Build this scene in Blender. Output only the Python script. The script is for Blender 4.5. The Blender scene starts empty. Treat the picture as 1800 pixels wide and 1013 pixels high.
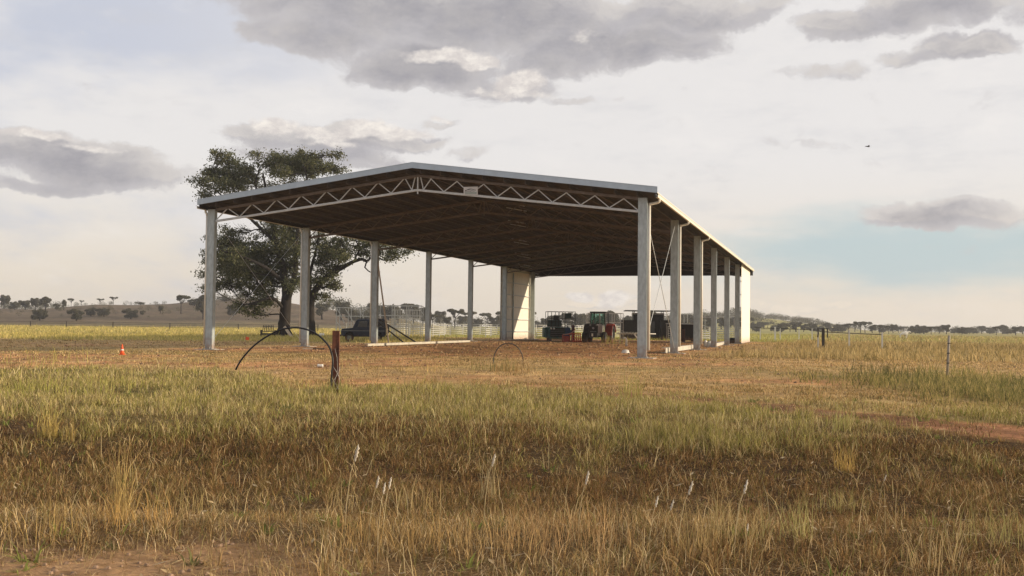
import bpy, math, random
import numpy as np
from mathutils import Vector, Matrix
random.seed(7); RNG = np.random.default_rng(11)
scene = bpy.context.scene
COL = scene.collection
PI = math.pi

# ------------------------------------------------------------------ camera
FPX, PITCH, ROLL, EYE = 1844.1, 0.0362, -0.01136, 1.6
cr, sr, cp, sp = math.cos(ROLL), math.sin(ROLL), math.cos(PITCH), math.sin(PITCH)
FW = Vector((0, cp, sp)); U0 = Vector((0, -sp, cp)); R0 = Vector((1, 0, 0))
RV = R0*cr - U0*sr; UV = R0*sr + U0*cr
CAMP = Vector((0, 0, EYE))
cam = bpy.data.cameras.new('camera'); camo = bpy.data.objects.new('camera', cam); COL.objects.link(camo)
camo.matrix_world = Matrix(((RV.x, UV.x, -FW.x, 0), (RV.y, UV.y, -FW.y, 0), (RV.z, UV.z, -FW.z, EYE), (0, 0, 0, 1)))
cam.sensor_width = 36; cam.lens = FPX/1800*36; cam.clip_start = 0.1; cam.clip_end = 9000
scene.camera = camo

def ray(px, py):
    d = FW*FPX + RV*(px-900) + UV*(506.5-py)
    return d.normalized()
def at(px, py, depth):
    """world point seen at photo pixel px,py at the given depth (world y)"""
    d = ray(px, py); return CAMP + d*(depth/d.y)

# ------------------------------------------------------------------ numpy noise
def _hash(i, j, s):
    n = (i*374761393 + j*668265263 + s*974634777) & 0xffffffff
    n = ((n ^ (n >> 13))*1274126177) & 0xffffffff
    return ((n ^ (n >> 16)) & 0xffff)/65535.0
def vnoise(x, y, s=0):
    x = np.asarray(x, float); y = np.asarray(y, float)
    i = np.floor(x).astype(np.int64); j = np.floor(y).astype(np.int64)
    u = x-i; v = y-j; u = u*u*(3-2*u); v = v*v*(3-2*v)
    a = _hash(i, j, s); b = _hash(i+1, j, s); c = _hash(i, j+1, s); d = _hash(i+1, j+1, s)
    return (a*(1-u)+b*u)*(1-v)+(c*(1-u)+d*u)*v
def fbm(x, y, s=0, o=4):
    t = 0; a = .5; n = 0
    for k in range(o):
        t = t+a*vnoise(x*2**k, y*2**k, s+k*17); n += a; a *= .5
    return t/n
def ss(a, b, x):
    t = np.clip((x-a)/(b-a), 0, 1); return t*t*(3-2*t)

# ------------------------------------------------------------------ terrain
def _prof(tab, r):
    az = []; h = []
    for px, py in tab:
        d = ray(px, py); hd = math.hypot(d.x, d.y)
        az.append(math.atan2(d.x, d.y)); h.append(max(0, EYE+d.z/hd*r))
    return np.array(az), np.array(h)
HL = _prof([(-1600, 552), (-900, 535), (-400, 540), (0, 543), (60, 545), (120, 540), (170, 536), (230, 537), (300, 535), (360, 529),
            (420, 525), (470, 527), (520, 535), (580, 545), (640, 553), (700, 560), (780, 575), (2000, 600)], 620)
HR = _prof([(0, 600), (1000, 585), (1080, 572), (1150, 565), (1250, 558), (1310, 556), (1345, 560), (1400, 566), (1480, 579), (1600, 588), (2600, 600)], 900)
HB = _prof([(1300, 590), (1385, 581), (1420, 572), (1448, 567), (1478, 572), (1520, 581), (1600, 595)], 1500)
def T(x, y):
    x = np.asarray(x, float); y = np.asarray(y, float)
    r = np.hypot(x, y); az = np.arctan2(x, y)
    z = np.interp(az, *HL)*ss(330, 620, r)
    z = np.maximum(z, np.interp(az, *HR)*ss(560, 900, r))
    z = np.maximum(z, np.interp(az, *HB)*ss(1150, 1500, r))
    # shallow table drain beside the road, uneven paddock
    z = z - .32*ss(8.0, 11.0, y)*(1-ss(12.5, 17.0, y))*ss(-60, -40, x)
    z = z + (fbm(x*.35, y*.35, 3)-.5)*.10*(1-ss(30, 60, r)) + (fbm(x*.03, y*.03, 5)-.5)*.5*ss(140, 300, r)
    return z
def Tz(x, y): return float(T(np.array([x]), np.array([y]))[0])
def hit(px, py):
    d = ray(px, py); t = 4.0*1.004**np.arange(1450)
    x = d.x*t; y = d.y*t; z = EYE+d.z*t; k = np.nonzero(z <= T(x, y))[0]
    if len(k) and t[k[0]] < 1600:
        i = k[0]; return Vector((x[i], y[i], Tz(x[i], y[i])))
    p = CAMP+d*800; return Vector((p.x, p.y, Tz(p.x, p.y)))
def on(px, depth):
    x = (px-900)/FPX*depth; return Vector((x, depth, Tz(x, depth)))

# shed frame (local X across, Y along)
YAW = -0.29435; cy_, sy_ = math.cos(YAW), math.sin(YAW)
SO = Vector((cy_*-35.358+sy_*-54.184*-1*-1, 0, 0))
SO = Vector((cy_*(-35.358)-sy_*54.184, sy_*(-35.358)+cy_*54.184, 0))
SW, SB, SHE, SRISE = 25.768, 11.739, 8.546, 1.72
def shl(x, y):  # world -> shed local
    dx = np.asarray(x)-SO.x; dy = np.asarray(y)-SO.y
    return cy_*dx+sy_*dy, -sy_*dx+cy_*dy
def shw(x, y, z=0): return Vector((SO.x+cy_*x-sy_*y, SO.y+sy_*x+cy_*y, z))

# ------------------------------------------------------------------ materials
MATS = {}
def ntree(name):
    m = bpy.data.materials.new(name); m.use_nodes = True
    nt = m.node_tree; return m, nt, nt.nodes['Principled BSDF']
def mat(name, col, rough=.6, metal=0.0, var=.25, scale=3.0, bump=0.0, col2=None, spec=.4, stretch=None):
    if name in MATS: return MATS[name]
    m, nt, b = ntree(name)
    N = nt.nodes; L = nt.links
    tc = N.new('ShaderNodeTexCoord'); mp = N.new('ShaderNodeMapping')
    if stretch: mp.inputs['Scale'].default_value = stretch
    L.new(tc.outputs['Object'], mp.inputs['Vector'])
    n1 = N.new('ShaderNodeTexNoise'); n1.inputs['Scale'].default_value = scale; n1.inputs['Detail'].default_value = 6; n1.inputs['Roughness'].default_value = .65
    L.new(mp.outputs[0], n1.inputs['Vector'])
    rp = N.new('ShaderNodeValToRGB'); rp.color_ramp.elements[0].position = .3; rp.color_ramp.elements[1].position = .7
    c2 = col2 if col2 else tuple(c*(1-var) for c in col)
    c1 = col if col2 else tuple(min(1, c*(1+var*.4)) for c in col)
    rp.color_ramp.elements[0].color = (*c2, 1); rp.color_ramp.elements[1].color = (*c1, 1)
    L.new(n1.outputs['Fac'], rp.inputs['Fac']); L.new(rp.outputs[0], b.inputs['Base Color'])
    b.inputs['Roughness'].default_value = rough; b.inputs['Metallic'].default_value = metal
    b.inputs['Specular IOR Level'].default_value = spec
    if bump:
        bp = N.new('ShaderNodeBump'); bp.inputs['Strength'].default_value = bump; bp.inputs['Distance'].default_value = .02
        L.new(n1.outputs['Fac'], bp.inputs['Height']); L.new(bp.outputs[0], b.inputs['Normal'])
    MATS[name] = m; return m
galv = mat('galvanised_steel', (.43, .485, .495), .48, .25, .30, 7, .05, stretch=(1, 1, .35))
dcream = mat('dusty_cream_steel', (.56, .52, .44), .6, 0, .25, 2)
galv2 = mat('weathered_galvanised', (.36, .37, .36), .55, .2, .35, 6)
barge = mat('zincalume_trim', (.44, .52, .59), .42, .4, .12, 2)
white = mat('cream_sheet', (.80, .77, .68), .5, 0, .08, 2, 0)
pipew = mat('white_downpipe', (.74, .70, .60), .5, 0, .1, 3)
roofu = mat('shaded_roof_sheet', (.043, .040, .041), .75, .1, .25, 1.2)  # silvery sheet darkened: the shade beneath the roof is put into its colour
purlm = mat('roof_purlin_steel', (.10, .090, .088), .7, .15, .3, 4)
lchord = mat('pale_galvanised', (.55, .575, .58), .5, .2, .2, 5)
shadedm = mat('shaded_truss_steel', (.19, .16, .145), .65, .2, .3, 4)  # darker copy of the truss steel, dim light under the roof painted in
rust = mat('rusty_steel', (.21, .075, .042), .85, .1, 0, 7, .4, col2=(.055, .024, .020))
blackp = mat('black_poly_pipe', (.018, .016, .018), .45, 0, .3, 8)
navy = mat('dark_navy_paint', (.014, .022, .045), .38, .1, .4, 3)
glassd = mat('dark_window_glass', (.012, .016, .02), .08, 0, .2, 3, spec=.8)
rubber = mat('black_rubber', (.02, .019, .018), .85, 0, .4, 9, .3)
steelg = mat('grey_wheel_steel', (.22, .22, .21), .6, .2, .3, 6)
teal = mat('faded_teal_paint', (.025, .11, .10), .55, 0, .4, 3)
bluep = mat('blue_panel_paint', (.02, .06, .15), .5, 0, .3, 3)
blackm = mat('blackened_metal', (.022, .02, .02), .6, .1, .4, 4)
redp = mat('faded_red_paint', (.34, .045, .03), .55, 0, .35, 4)
orangep = mat('orange_red_paint', (.55, .085, .035), .55, 0, .4, 5)
tractp = mat('dark_bonnet_paint', (.03, .018, .02), .5, .1, .3, 3)
cone_o = mat('cone_orange', (.85, .12, .03), .55, 0, .15, 3)
cone_w = mat('cone_white_band', (.8, .78, .74), .5, 0, .1, 3)
yardm = mat('yard_rail_steel', (.56, .55, .52), .55, .2, .35, 5)
timber = mat('weathered_timber', (.36, .31, .25), .9, 0, .45, 6, .4, stretch=(1, 1, .15))
timberd = mat('dark_timber', (.05, .042, .036), .9, 0, .4, 6, .4, stretch=(1, 1, .15))
timberl = mat('pale_timber_prop', (.52, .42, .31), .85, 0, .3, 6, .2)
conc = mat('pad_concrete', (.42, .38, .33), .9, 0, .25, 8, .3)
barkm = mat('rough_bark', (.028, .022, .018), .95, 0, .5, 3, .7, stretch=(2, 2, .4))
pvc = mat('white_plastic', (.78, .74, .66), .45, 0, .1, 4)
hutm = mat('dark_corrugated_iron', (.030, .028, .028), .7, .2, .4, 3)
hidem = mat('white_hide', (.72, .68, .60), .8, 0, .12, 2)
birdm = mat('dark_feathers', (.03, .025, .02), .8, 0, .2, 8)

def add_dust(m, top=.75, col=(.30, .15, .075)):
    nt = m.node_tree; N = nt.nodes; L = nt.links; b = N['Principled BSDF']; src = b.inputs['Base Color'].links[0].from_socket
    ge = N.new('ShaderNodeNewGeometry'); se = N.new('ShaderNodeSeparateXYZ'); L.new(ge.outputs['Position'], se.inputs[0])
    n = N.new('ShaderNodeTexNoise'); n.inputs['Scale'].default_value = 4; n.inputs['Detail'].default_value = 6; L.new(ge.outputs['Position'], n.inputs['Vector'])
    a = N.new('ShaderNodeMath'); a.operation = 'MULTIPLY_ADD'; L.new(n.outputs['Fac'], a.inputs[0]); a.inputs[1].default_value = -1.6*top; L.new(se.outputs[2], a.inputs[2])
    r = N.new('ShaderNodeMapRange'); r.inputs[1].default_value = -top*.9; r.inputs[2].default_value = .15*top; r.inputs[3].default_value = .75; r.inputs[4].default_value = 0; L.new(a.outputs[0], r.inputs[0])
    mx = N.new('ShaderNodeMix'); mx.data_type = 'RGBA'; L.new(r.outputs[0], mx.inputs[0]); L.new(src, mx.inputs[6]); mx.inputs[7].default_value = (*col, 1); L.new(mx.outputs[2], b.inputs['Base Color'])
for m_ in (galv, white, navy, teal, rubber, tractp, blackm, hutm, pipew): add_dust(m_, .8 if m_ in (galv, white, pipew) else .6)
def leafmat(name, trans=.35):
    m = bpy.data.materials.new(name); m.use_nodes = True; nt = m.node_tree; N = nt.nodes; L = nt.links
    for n in list(N): N.remove(n)
    at_ = N.new('ShaderNodeAttribute'); at_.attribute_name = 'tint'
    d = N.new('ShaderNodeBsdfDiffuse'); t = N.new('ShaderNodeBsdfTranslucent'); mx = N.new('ShaderNodeMixShader'); o = N.new('ShaderNodeOutputMaterial')
    mx.inputs[0].default_value = trans
    L.new(at_.outputs['Color'], d.inputs['Color']); L.new(at_.outputs['Color'], t.inputs['Color'])
    L.new(d.outputs[0], mx.inputs[1]); L.new(t.outputs[0], mx.inputs[2]); L.new(mx.outputs[0], o.inputs['Surface'])
    MATS[name] = m; return m
grassm = leafmat('grass_blades', .35)
leafm = leafmat('gum_leaves', .25)

# ------------------------------------------------------------------ mesh helpers
def fmesh(name, V, F, cols=None, uni=None):
    """numpy mesh; F is (n,k) uniform faces"""
    me = bpy.data.meshes.new(name)
    V = np.ascontiguousarray(V, np.float32).reshape(-1, 3); F = np.ascontiguousarray(F, np.int32); k = F.shape[1]
    me.vertices.add(len(V)); me.vertices.foreach_set('co', V.ravel())
    me.loops.add(F.size); me.loops.foreach_set('vertex_index', F.ravel())
    me.polygons.add(len(F)); me.polygons.foreach_set('loop_start', np.arange(0, F.size, k, dtype=np.int32))
    me.update(calc_edges=True)
    if cols is not None:
        a = me.color_attributes.new('tint', 'FLOAT_COLOR', 'POINT')
        c = np.ones((len(V), 4), np.float32); c[:, :3] = cols; a.data.foreach_set('color', c.ravel())
    return me

class MB:
    def __init__(s): s.v = []; s.f = []; s.smooth = []
    def add(s, vs, fs, sm=False):
        o = len(s.v); s.v += [tuple(v) for v in vs]; s.f += [tuple(i+o for i in f) for f in fs]; s.smooth += [sm]*len(fs); return s
    def box(s, x0, x1, y0, y1, z0, z1):
        return s.add([(x0, y0, z0), (x1, y0, z0), (x1, y1, z0), (x0, y1, z0), (x0, y0, z1), (x1, y0, z1), (x1, y1, z1), (x0, y1, z1)],
              [(0, 3, 2, 1), (4, 5, 6, 7), (0, 1, 5, 4), (1, 2, 6, 5), (2, 3, 7, 6), (3, 0, 4, 7)])
    def prism(s, prof, y0, y1, axis='y'):
        """prof: (x,z) outline extruded along y (or along x with (y,z) outline)"""
        n = len(prof)
        if axis == 'y': vs = [(a, y0, b) for a, b in prof]+[(a, y1, b) for a, b in prof]
        else: vs = [(y0, a, b) for a, b in prof]+[(y1, a, b) for a, b in prof]
        fs = [tuple(range(n)), tuple(range(2*n-1, n-1, -1))]+[(i, i+n, (i+1) % n+n, (i+1) % n) for i in range(n)]
        return s.add(vs, fs)
    def bar(s, a, b, w, h=None, up=(0, 0, 1)):
        a = Vector(a); b = Vector(b); h = h or w
        d = (b-a).normalized(); u = Vector(up)
        if abs(d.dot(u)) > .98: u = Vector((0, 1, 0))
        sx = d.cross(u).normalized()*(w/2); sz = sx.cross(d).normalized()*(h/2)
        vs = [p+i*sx+j*sz for p in (a, b) for i, j in ((-1, -1), (1, -1), (1, 1), (-1, 1))]
        return s.add(vs, [(0, 1, 2, 3), (7, 6, 5, 4), (0, 4, 5, 1), (1, 5, 6, 2), (2, 6, 7, 3), (3, 7, 4, 0)])
    def tube(s, pts, r, n=8, cap=True):
        pts = [Vector(p) for p in pts]; rs = r if isinstance(r, (list, tuple)) else [r]*len(pts)
        vs = []; ref = None
        for i, p in enumerate(pts):
            d = (pts[min(i+1, len(pts)-1)]-pts[max(i-1, 0)]).normalized()
            if ref is None:
                ref = Vector((0, 0, 1)) if abs(d.z) < .9 else Vector((1, 0, 0))
            a = d.cross(ref).normalized(); b = a.cross(d).normalized(); ref = b
            for k in range(n):
                t = 2*PI*k/n; vs.append(p+(a*math.cos(t)+b*math.sin(t))*rs[i])
        fs = [(i*n+k, i*n+(k+1) % n, (i+1)*n+(k+1) % n, (i+1)*n+k) for i in range(len(pts)-1) for k in range(n)]
        s.add(vs, fs, True)
        if cap:
            o = len(s.v)-len(vs)
            s.f += [tuple(o+k for k in range(n-1, -1, -1)), tuple(o+(len(pts)-1)*n+k for k in range(n))]; s.smooth += [False]*2
        return s
    def lathe(s, prof, c=(0, 0, 0), n=16, axis='z'):
        vs = []
        for r, z in prof:
            for k in range(n):
                t = 2*PI*k/n; a, b = r*math.cos(t), r*math.sin(t)
                vs.append({'z': (c[0]+a, c[1]+b, c[2]+z), 'y': (c[0]+a, c[1]+z, c[2]+b), 'x': (c[0]+z, c[1]+a, c[2]+b)}[axis])
        m = len(prof)
        fs = [(i*n+k, i*n+(k+1) % n, (i+1)*n+(k+1) % n, (i+1)*n+k) for i in range(m-1) for k in range(n)]
        return s.add(vs, fs, True)
    def build(s, name, m, parent=None, bevel=0):
        me = bpy.data.meshes.new(name); me.from_pydata(s.v, [], s.f)
        me.polygons.foreach_set('use_smooth', s.smooth); me.materials.append(m); me.validate(); me.update()
        o = bpy.data.objects.new(name, me); COL.objects.link(o)
        if parent is not None: o.parent = parent
        if bevel:
            b = o.modifiers.new('bevel', 'BEVEL'); b.width = bevel; b.segments = 2; b.limit_method = 'ANGLE'
        return o
def tag(o, label=None, cat=None, group=None, kind=None):
    if label: o['label'] = label
    if cat: o['category'] = cat
    if group: o['group'] = group
    if kind: o['kind'] = kind
    return o
def empty(name, loc=(0, 0, 0), rz=0, label=None, cat=None, group=None):
    o = bpy.data.objects.new(name, None); COL.objects.link(o); o.location = loc; o.rotation_euler = (0, 0, rz)
    o.empty_display_size = .2
    return tag(o, label, cat, group)
def link(name, me, m, parent=None):
    me.materials.clear(); me.materials.append(m)
    o = bpy.data.objects.new(name, me); COL.objects.link(o)
    if parent is not None: o.parent = parent
    return o
def dup(root, loc, rz=0, sc=1, label=None, group=None):
    r = root.copy(); COL.objects.link(r); r.location = loc; r.rotation_euler = (0, 0, rz)
    r.scale = sc if isinstance(sc, tuple) else (sc, sc, sc)
    if label: r['label'] = label
    if group: r['group'] = group
    for ch in list(root.children):
        c = ch.copy(); COL.objects.link(c); c.parent = r
        for g in list(ch.children):
            d = g.copy(); COL.objects.link(d); d.parent = c
    return r

# ------------------------------------------------------------------ ground zones
def zones(x, y):
    r = np.hypot(x, y)
    n1 = fbm(x*.22, y*.22, 21); n2 = fbm(x*.9, y*.9, 22); n3 = fbm(x*.045, y*.045, 23)
    j = (n1-.5)*np.clip(r*.16, 1.2, 12)
    yy = y+j
    Z = {}
    xl, yl = shl(x, y)
    verge = (1-ss(7.0, 8.3, y+(n2-.5)*1.5))*(1-ss(-1.6, -.2, x+(n1-.5)))
    n4 = fbm(x*.5, y*.5, 27); jj = (n4-.5)*3.2+(n2-.5)*1.6
    sB = ss(7.0, 12.6, yy+jj*1.5); Bp = (1-sB); rt = ss(.6, 3.8, x+(n1-.5)*6)*.88
    e1 = ss(13.8, 20.2, yy+jj*2.0+ss(3, 6, x)*.6)
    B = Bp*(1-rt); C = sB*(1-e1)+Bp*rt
    far_edge = 25.0+ss(5, 10, -x)*9-ss(-1, 3, x)*2.5-ss(3, 8, x)*3.0
    D = e1*(1-ss(far_edge-1.5, far_edge+3.5, yy+jj))
    G = ss(8.0, 13.0, x-(30-y)*.12+(n1-.5)*4)*ss(18.5, 22.5, yy+jj)*(1-ss(32, 40, yy+jj))
    left = ss(85, 100, yy)*(1-ss(-14, -4, x+(y-100)*.05))
    right = ss(0, 8, xl-SW-3+(n1-.5)*6)*ss(52, 66, yy)
    backf = ss(72, 84, yl+(n1-.5)*6)
    # red wheel track across the right
    ax, ay, bx, by = -3.0, 34.0, 8.1, 17.0
    ux, uy = (bx-ax), (by-ay); ln = math.hypot(ux, uy); ux /= ln; uy /= ln
    dist = np.abs((x-ax)*uy-(y-ay)*ux)+(n2-.5)*1.1
    along = (x-ax)*ux+(y-ay)*uy
    track = (1-ss(.45, 1.15, dist))*ss(2, 8, along)*ss(.30, .5, n1+ss(10, 16, along)*.3)
    shedf = ss(-3, 1, xl+(n1-.5)*6)*(1-ss(SW-1, SW+3.5, xl+(n1-.5)*4))*ss(-7, -1, yl+(n1-.5)*8)*(1-ss(74, 82, yl))
    bare = np.clip(ss(.50, .64, n1*.6+n3*.4)*ss(26, 31, yy)*(1-ss(66, 80, yy))*.8*(1-ss(8, 14, x)), 0, 1)
    Z['track'] = track
    Z['verge'] = verge; Z['B'] = B*(1-verge); Z['C'] = C
    Z['D'] = D*(1-track); Z['G'] = G
    Z['bare'] = np.clip(np.maximum(np.maximum(track, shedf*.85), bare), 0, 1)
    Z['shed'] = shedf
    Z['L'] = left; Z['R'] = right*(1-backf*.5); Z['K'] = backf*(1-left)
    Z['E'] = np.clip(1-(Z['B']+C+D+G+Z['L']+Z['R']+Z['K']+verge), 0, 1)
    Z['n1'] = n1; Z['n2'] = n2; Z['n3'] = n3
    return Z
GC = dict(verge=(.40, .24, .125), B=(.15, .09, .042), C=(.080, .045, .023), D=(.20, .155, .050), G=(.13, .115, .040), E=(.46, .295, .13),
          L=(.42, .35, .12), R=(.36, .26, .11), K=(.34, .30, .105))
def groundcol(x, y):
    Z = zones(x, y); c = np.zeros((len(x), 3)); w = np.zeros(len(x))
    for k, v in GC.items():
        c += Z[k][:, None]*np.array(v); w += Z[k]
    c /= np.maximum(w, 1e-3)[:, None]
    soil = np.array((.56, .275, .118)); b = Z['bare'][:, None]
    c = c*(1-b)+soil*b
    r = np.hypot(x, y)
    # dry brown hill country far away
    hb = ss(250, 420, r)[:, None]*np.clip(ss(-.02, -.14, np.arctan2(x, y)), 0, 1)[:, None]
    hill = np.array((.135, .098, .062)); c = c*(1-hb)+hill*hb
    band = (fbm(x*.012, y*.05, 31)-.5)[:, None]*ss(60, 200, r)[:, None]
    c *= 1+band*.9+(Z['n2'][:, None]-.5)*.5+(Z['n1'][:, None]-.5)*.35
    tk = (Z['track']*.9)[:, None]; c = c*(1-tk)+np.array((.33, .155, .080))*tk
    rut = fbm(x*.55+y*.12, y*.10, 71); sx2, sy2 = shl(x, y); rut2 = fbm(sx2*.9, sy2*.12, 73)
    c *= (1-Z['bare'][:, None]*.45*ss(.52, .66, np.maximum(rut, rut2))[:, None])*(1+Z['bare'][:, None]*.35*ss(.42, .30, fbm(x*.4, y*.4, 75))[:, None]*-1)
    straw = (ss(.60, .70, fbm(x*1.3, y*.7, 79))*Z['bare']*.45)[:, None]; c = c*(1-straw)+np.array((.50, .37, .19))*straw
    olive = ss(.5, .7, fbm(x*.08, y*.25, 41))[:, None]*.45
    c = c*(1-olive)+c*np.array((.72, .88, .72))*olive
    return np.clip(c, .01, .8)

# polar ground sheet
fine = np.radians(np.arange(-36, 36.01, .16)); rest = np.radians(np.arange(-36+3, -36+360-1, 3.0))
rest = np.radians(np.linspace(36, 324, 90)[1:-1])
az = np.concatenate([fine, rest]); 
rr = [0.6]
while rr[-1] < 1750:
    rr.append(rr[-1]*1.0125+.012)
rr = np.array(rr); na, nr = len(az), len(rr)
A, Rr = np.meshgrid(az, rr); X = (Rr*np.sin(A)).ravel(); Y = (Rr*np.cos(A)).ravel(); Zt = T(X, Y)
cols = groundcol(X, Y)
idx = np.arange(nr*na).reshape(nr, na)
F = np.stack([idx[:-1, :], np.roll(idx, -1, 1)[:-1, :], np.roll(idx, -1, 1)[1:, :], idx[1:, :]], -1).reshape(-1, 4)[:, ::-1]
V = np.stack([X, Y, Zt], -1); V = np.vstack([V, [[0, 0, Tz(0, 0)]]]); cols = np.vstack([cols, cols[:1]])
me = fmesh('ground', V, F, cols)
# soil shader: tint attribute broken up with noise
gm, nt, b = ntree('paddock_soil'); N = nt.nodes; L = nt.links
a_ = N.new('ShaderNodeAttribute'); a_.attribute_name = 'tint'
tc = N.new('ShaderNodeTexCoord')
def noise(sc, det=6, ro=.6, vec=None):
    n = N.new('ShaderNodeTexNoise'); n.inputs['Scale'].default_value = sc; n.inputs['Detail'].default_value = det; n.inputs['Roughness'].default_value = ro
    L.new(vec or tc.outputs['Object'], n.inputs['Vector']); return n
nA = noise(7, 8, .75); nB = noise(.9, 7, .7); nC = noise(.18, 5, .6)
def rampf(n, lo, hi, a=.3, b=.7):
    r = N.new('ShaderNodeMapRange'); r.inputs[1].default_value = a; r.inputs[2].default_value = b; r.inputs[3].default_value = lo; r.inputs[4].default_value = hi
    L.new(n.outputs['Fac'], r.inputs[0]); return r
m1 = rampf(nA, .50, 1.42); m2 = rampf(nB, .52, 1.40); m3 = rampf(nC, .85, 1.15)
mu = N.new('ShaderNodeMath'); mu.operation = 'MULTIPLY'; L.new(m1.outputs[0], mu.inputs[0]); L.new(m2.outputs[0], mu.inputs[1])
mu2 = N.new('ShaderNodeMath'); mu2.operation = 'MULTIPLY'; L.new(mu.outputs[0], mu2.inputs[0]); L.new(m3.outputs[0], mu2.inputs[1])
vs_ = N.new('ShaderNodeVectorMath'); vs_.operation = 'SCALE'; L.new(a_.outputs['Color'], vs_.inputs[0]); L.new(mu2.outputs[0], vs_.inputs['Scale'])
L.new(vs_.outputs[0], b.inputs['Base Color']); b.inputs['Roughness'].default_value = .95; b.inputs['Specular IOR Level'].default_value = .1
bp = N.new('ShaderNodeBump'); bp.inputs['Strength'].default_value = .8; bp.inputs['Distance'].default_value = .06; L.new(nA.outputs['Fac'], bp.inputs['Height']); L.new(bp.outputs[0], b.inputs['Normal'])
go = link('ground', me, gm); tag(go, kind='structure'); go['label'] = 'dry paddock of tan and green grass with red soil'
me.polygons.foreach_set('use_smooth', [True]*len(me.polygons))

# ------------------------------------------------------------------ grass
PAL = {
 'verge': [(.46, .34, .17), (.34, .24, .12)],
 'B': [(.22, .14, .06), (.60, .42, .20), (.46, .31, .13), (.24, .21, .08), (.38, .24, .10), (.72, .56, .33), (.14, .09, .05)],
 'C': [(.080, .046, .026), (.24, .13, .055), (.14, .078, .038), (.38, .225, .095), (.17, .135, .045), (.31, .18, .075), (.60, .43, .22), (.22, .19, .06), (.18, .105, .048)],
 'D': [(.22, .20, .06), (.41, .36, .11), (.34, .31, .085), (.56, .44, .21), (.45, .37, .15), (.32, .22, .10), (.64, .52, .28), (.17, .13, .06)],
 'G': [(.19, .18, .06), (.29, .25, .085), (.48, .36, .15), (.13, .125, .045), (.38, .31, .12)],
 'E': [(.56, .38, .17), (.42, .27, .11), (.26, .21, .08), (.68, .50, .26), (.17, .12, .06)],
 'L': [(.54, .45, .15), (.42, .36, .12), (.60, .47, .20)],
 'R': [(.50, .36, .16), (.36, .27, .11), (.60, .45, .22), (.22, .18, .075)],
 'K': [(.46, .42, .13), (.36, .33, .10)],
}
HG = dict(verge=.06, B=.105, C=.085, D=.15, G=.22, E=.06, L=.30, R=.34, K=.25)
DN = dict(verge=.16, B=.72, C=.95, D=1.0, G=.9, E=.55, L=.6, R=.8, K=.5)
def pal_pick(Z, n, x, y):
    keys = list(PAL); W = np.stack([Z[k] for k in keys], -1)+1e-4; W = np.cumsum(W/W.sum(1, keepdims=True), 1)
    zi = (RNG.random(n)[:, None] > W).sum(1).clip(0, len(keys)-1)
    col = np.zeros((n, 3)); h = np.zeros(n); dn = np.zeros(n)
    for i, k in enumerate(keys):
        m = zi == i; P = np.array(PAL[k]); 
        if m.any():
            # neighbouring blades share hue patches
            pn = ss(.25, .75, fbm(x[m]*1.1, y[m]*1.1, 61+i, 3))
            pw = (pn*.55+RNG.random(m.sum())*.75-.15).clip(0, .999); pw = np.where(RNG.random(m.sum()) < .45, RNG.random(m.sum()), pw)
            col[m] = P[(pw*len(P)).astype(int)]
            h[m] = HG[k]; dn[m] = DN[k]
    return col, h, dn
def grass_patch(r0, r1, dens, half=math.radians(35)):
    n = int(dens*half*(r1*r1-r0*r0)); a = RNG.uniform(-half, half, n); r = np.sqrt(RNG.uniform(r0*r0, r1*r1, n))
    x = r*np.sin(a); y = r*np.cos(a)
    # clump
    cs = np.clip(r*.02, .05, .8); x += (vnoise(x/cs, y/cs, 77)-.5)*cs*.8; y += (vnoise(x/cs, y/cs, 78)-.5)*cs*.8
    Z = zones(x, y); col, h, dn = pal_pick(Z, n, x, y)
    tuft = fbm(x*1.6, y*1.6, 51)
    fl = Z['C']*.75+Z['B']*.35
    keep = RNG.random(n) < dn*(1-np.where(y < 45, .80, .93)*Z['bare'])*(.12*(1-fl)+.62*fl+(1.5*(1-fl)+.45*fl)*ss(.34, .60, tuft))
    x, y, col, h, tuft, r = x[keep], y[keep], col[keep], h[keep], tuft[keep], r[keep]
    n1 = Z['n1'][keep]; n3 = Z['n3'][keep]; n = len(x)
    h = h*RNG.uniform(.45, 1.35, n)*(.55+.95*tuft)*(.8+.5*n1)
    tall = RNG.random(n) < .012; h = np.where(tall, h*2.1, h); h = h*(1+.5*(vnoise(x*.8, y*.8, 91)-.4))
    col = col*RNG.uniform(.72, 1.25, n)[:, None]*(1+(n3-.5)*.5)[:, None]
    w = np.maximum(.0052, r*.00054)*RNG.uniform(.7, 1.4, n)
    lean = h*np.where((Z['C']+Z['B'])[keep] > RNG.random(n), RNG.uniform(.2, 2.1, n), RNG.uniform(.1, 1.25, n)); la = RNG.uniform(0, 2*PI, n); fa = RNG.uniform(0, PI, n)
    return x, y, T(x, y)-.01, h, w, lean, la, fa, col
def blade_mesh(name, parts):
    x, y, z, h, w, lean, la, fa, col = [np.concatenate(q) for q in zip(*parts)]
    n = len(x); V = np.zeros((n, 5, 3), np.float32)
    ca, sa = np.cos(fa)*w/2, np.sin(fa)*w/2; lx, ly = np.cos(la)*lean, np.sin(la)*lean
    hz = np.sqrt(np.maximum(h*h-lean*lean*.8, (.2*h)**2))
    for i, s in ((0, -1), (1, 1)): V[:, i] = np.stack([x+s*ca, y+s*sa, z], -1)
    for i, s in ((2, -.75), (3, .75)): V[:, i] = np.stack([x+s*ca+lx*.35, y+s*sa+ly*.35, z+hz*.6], -1)
    V[:, 4] = np.stack([x+lx, y+ly, z+hz], -1)
    b = (np.arange(n)*5)[:, None, None]; F = (b+np.array([[0, 1, 2], [1, 3, 2], [2, 3, 4]])[None]).reshape(-1, 3)
    print(name, n, 'blades')
    return fmesh(name, V, F, np.repeat(np.clip(col, .01, .9), 5, 0))
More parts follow.
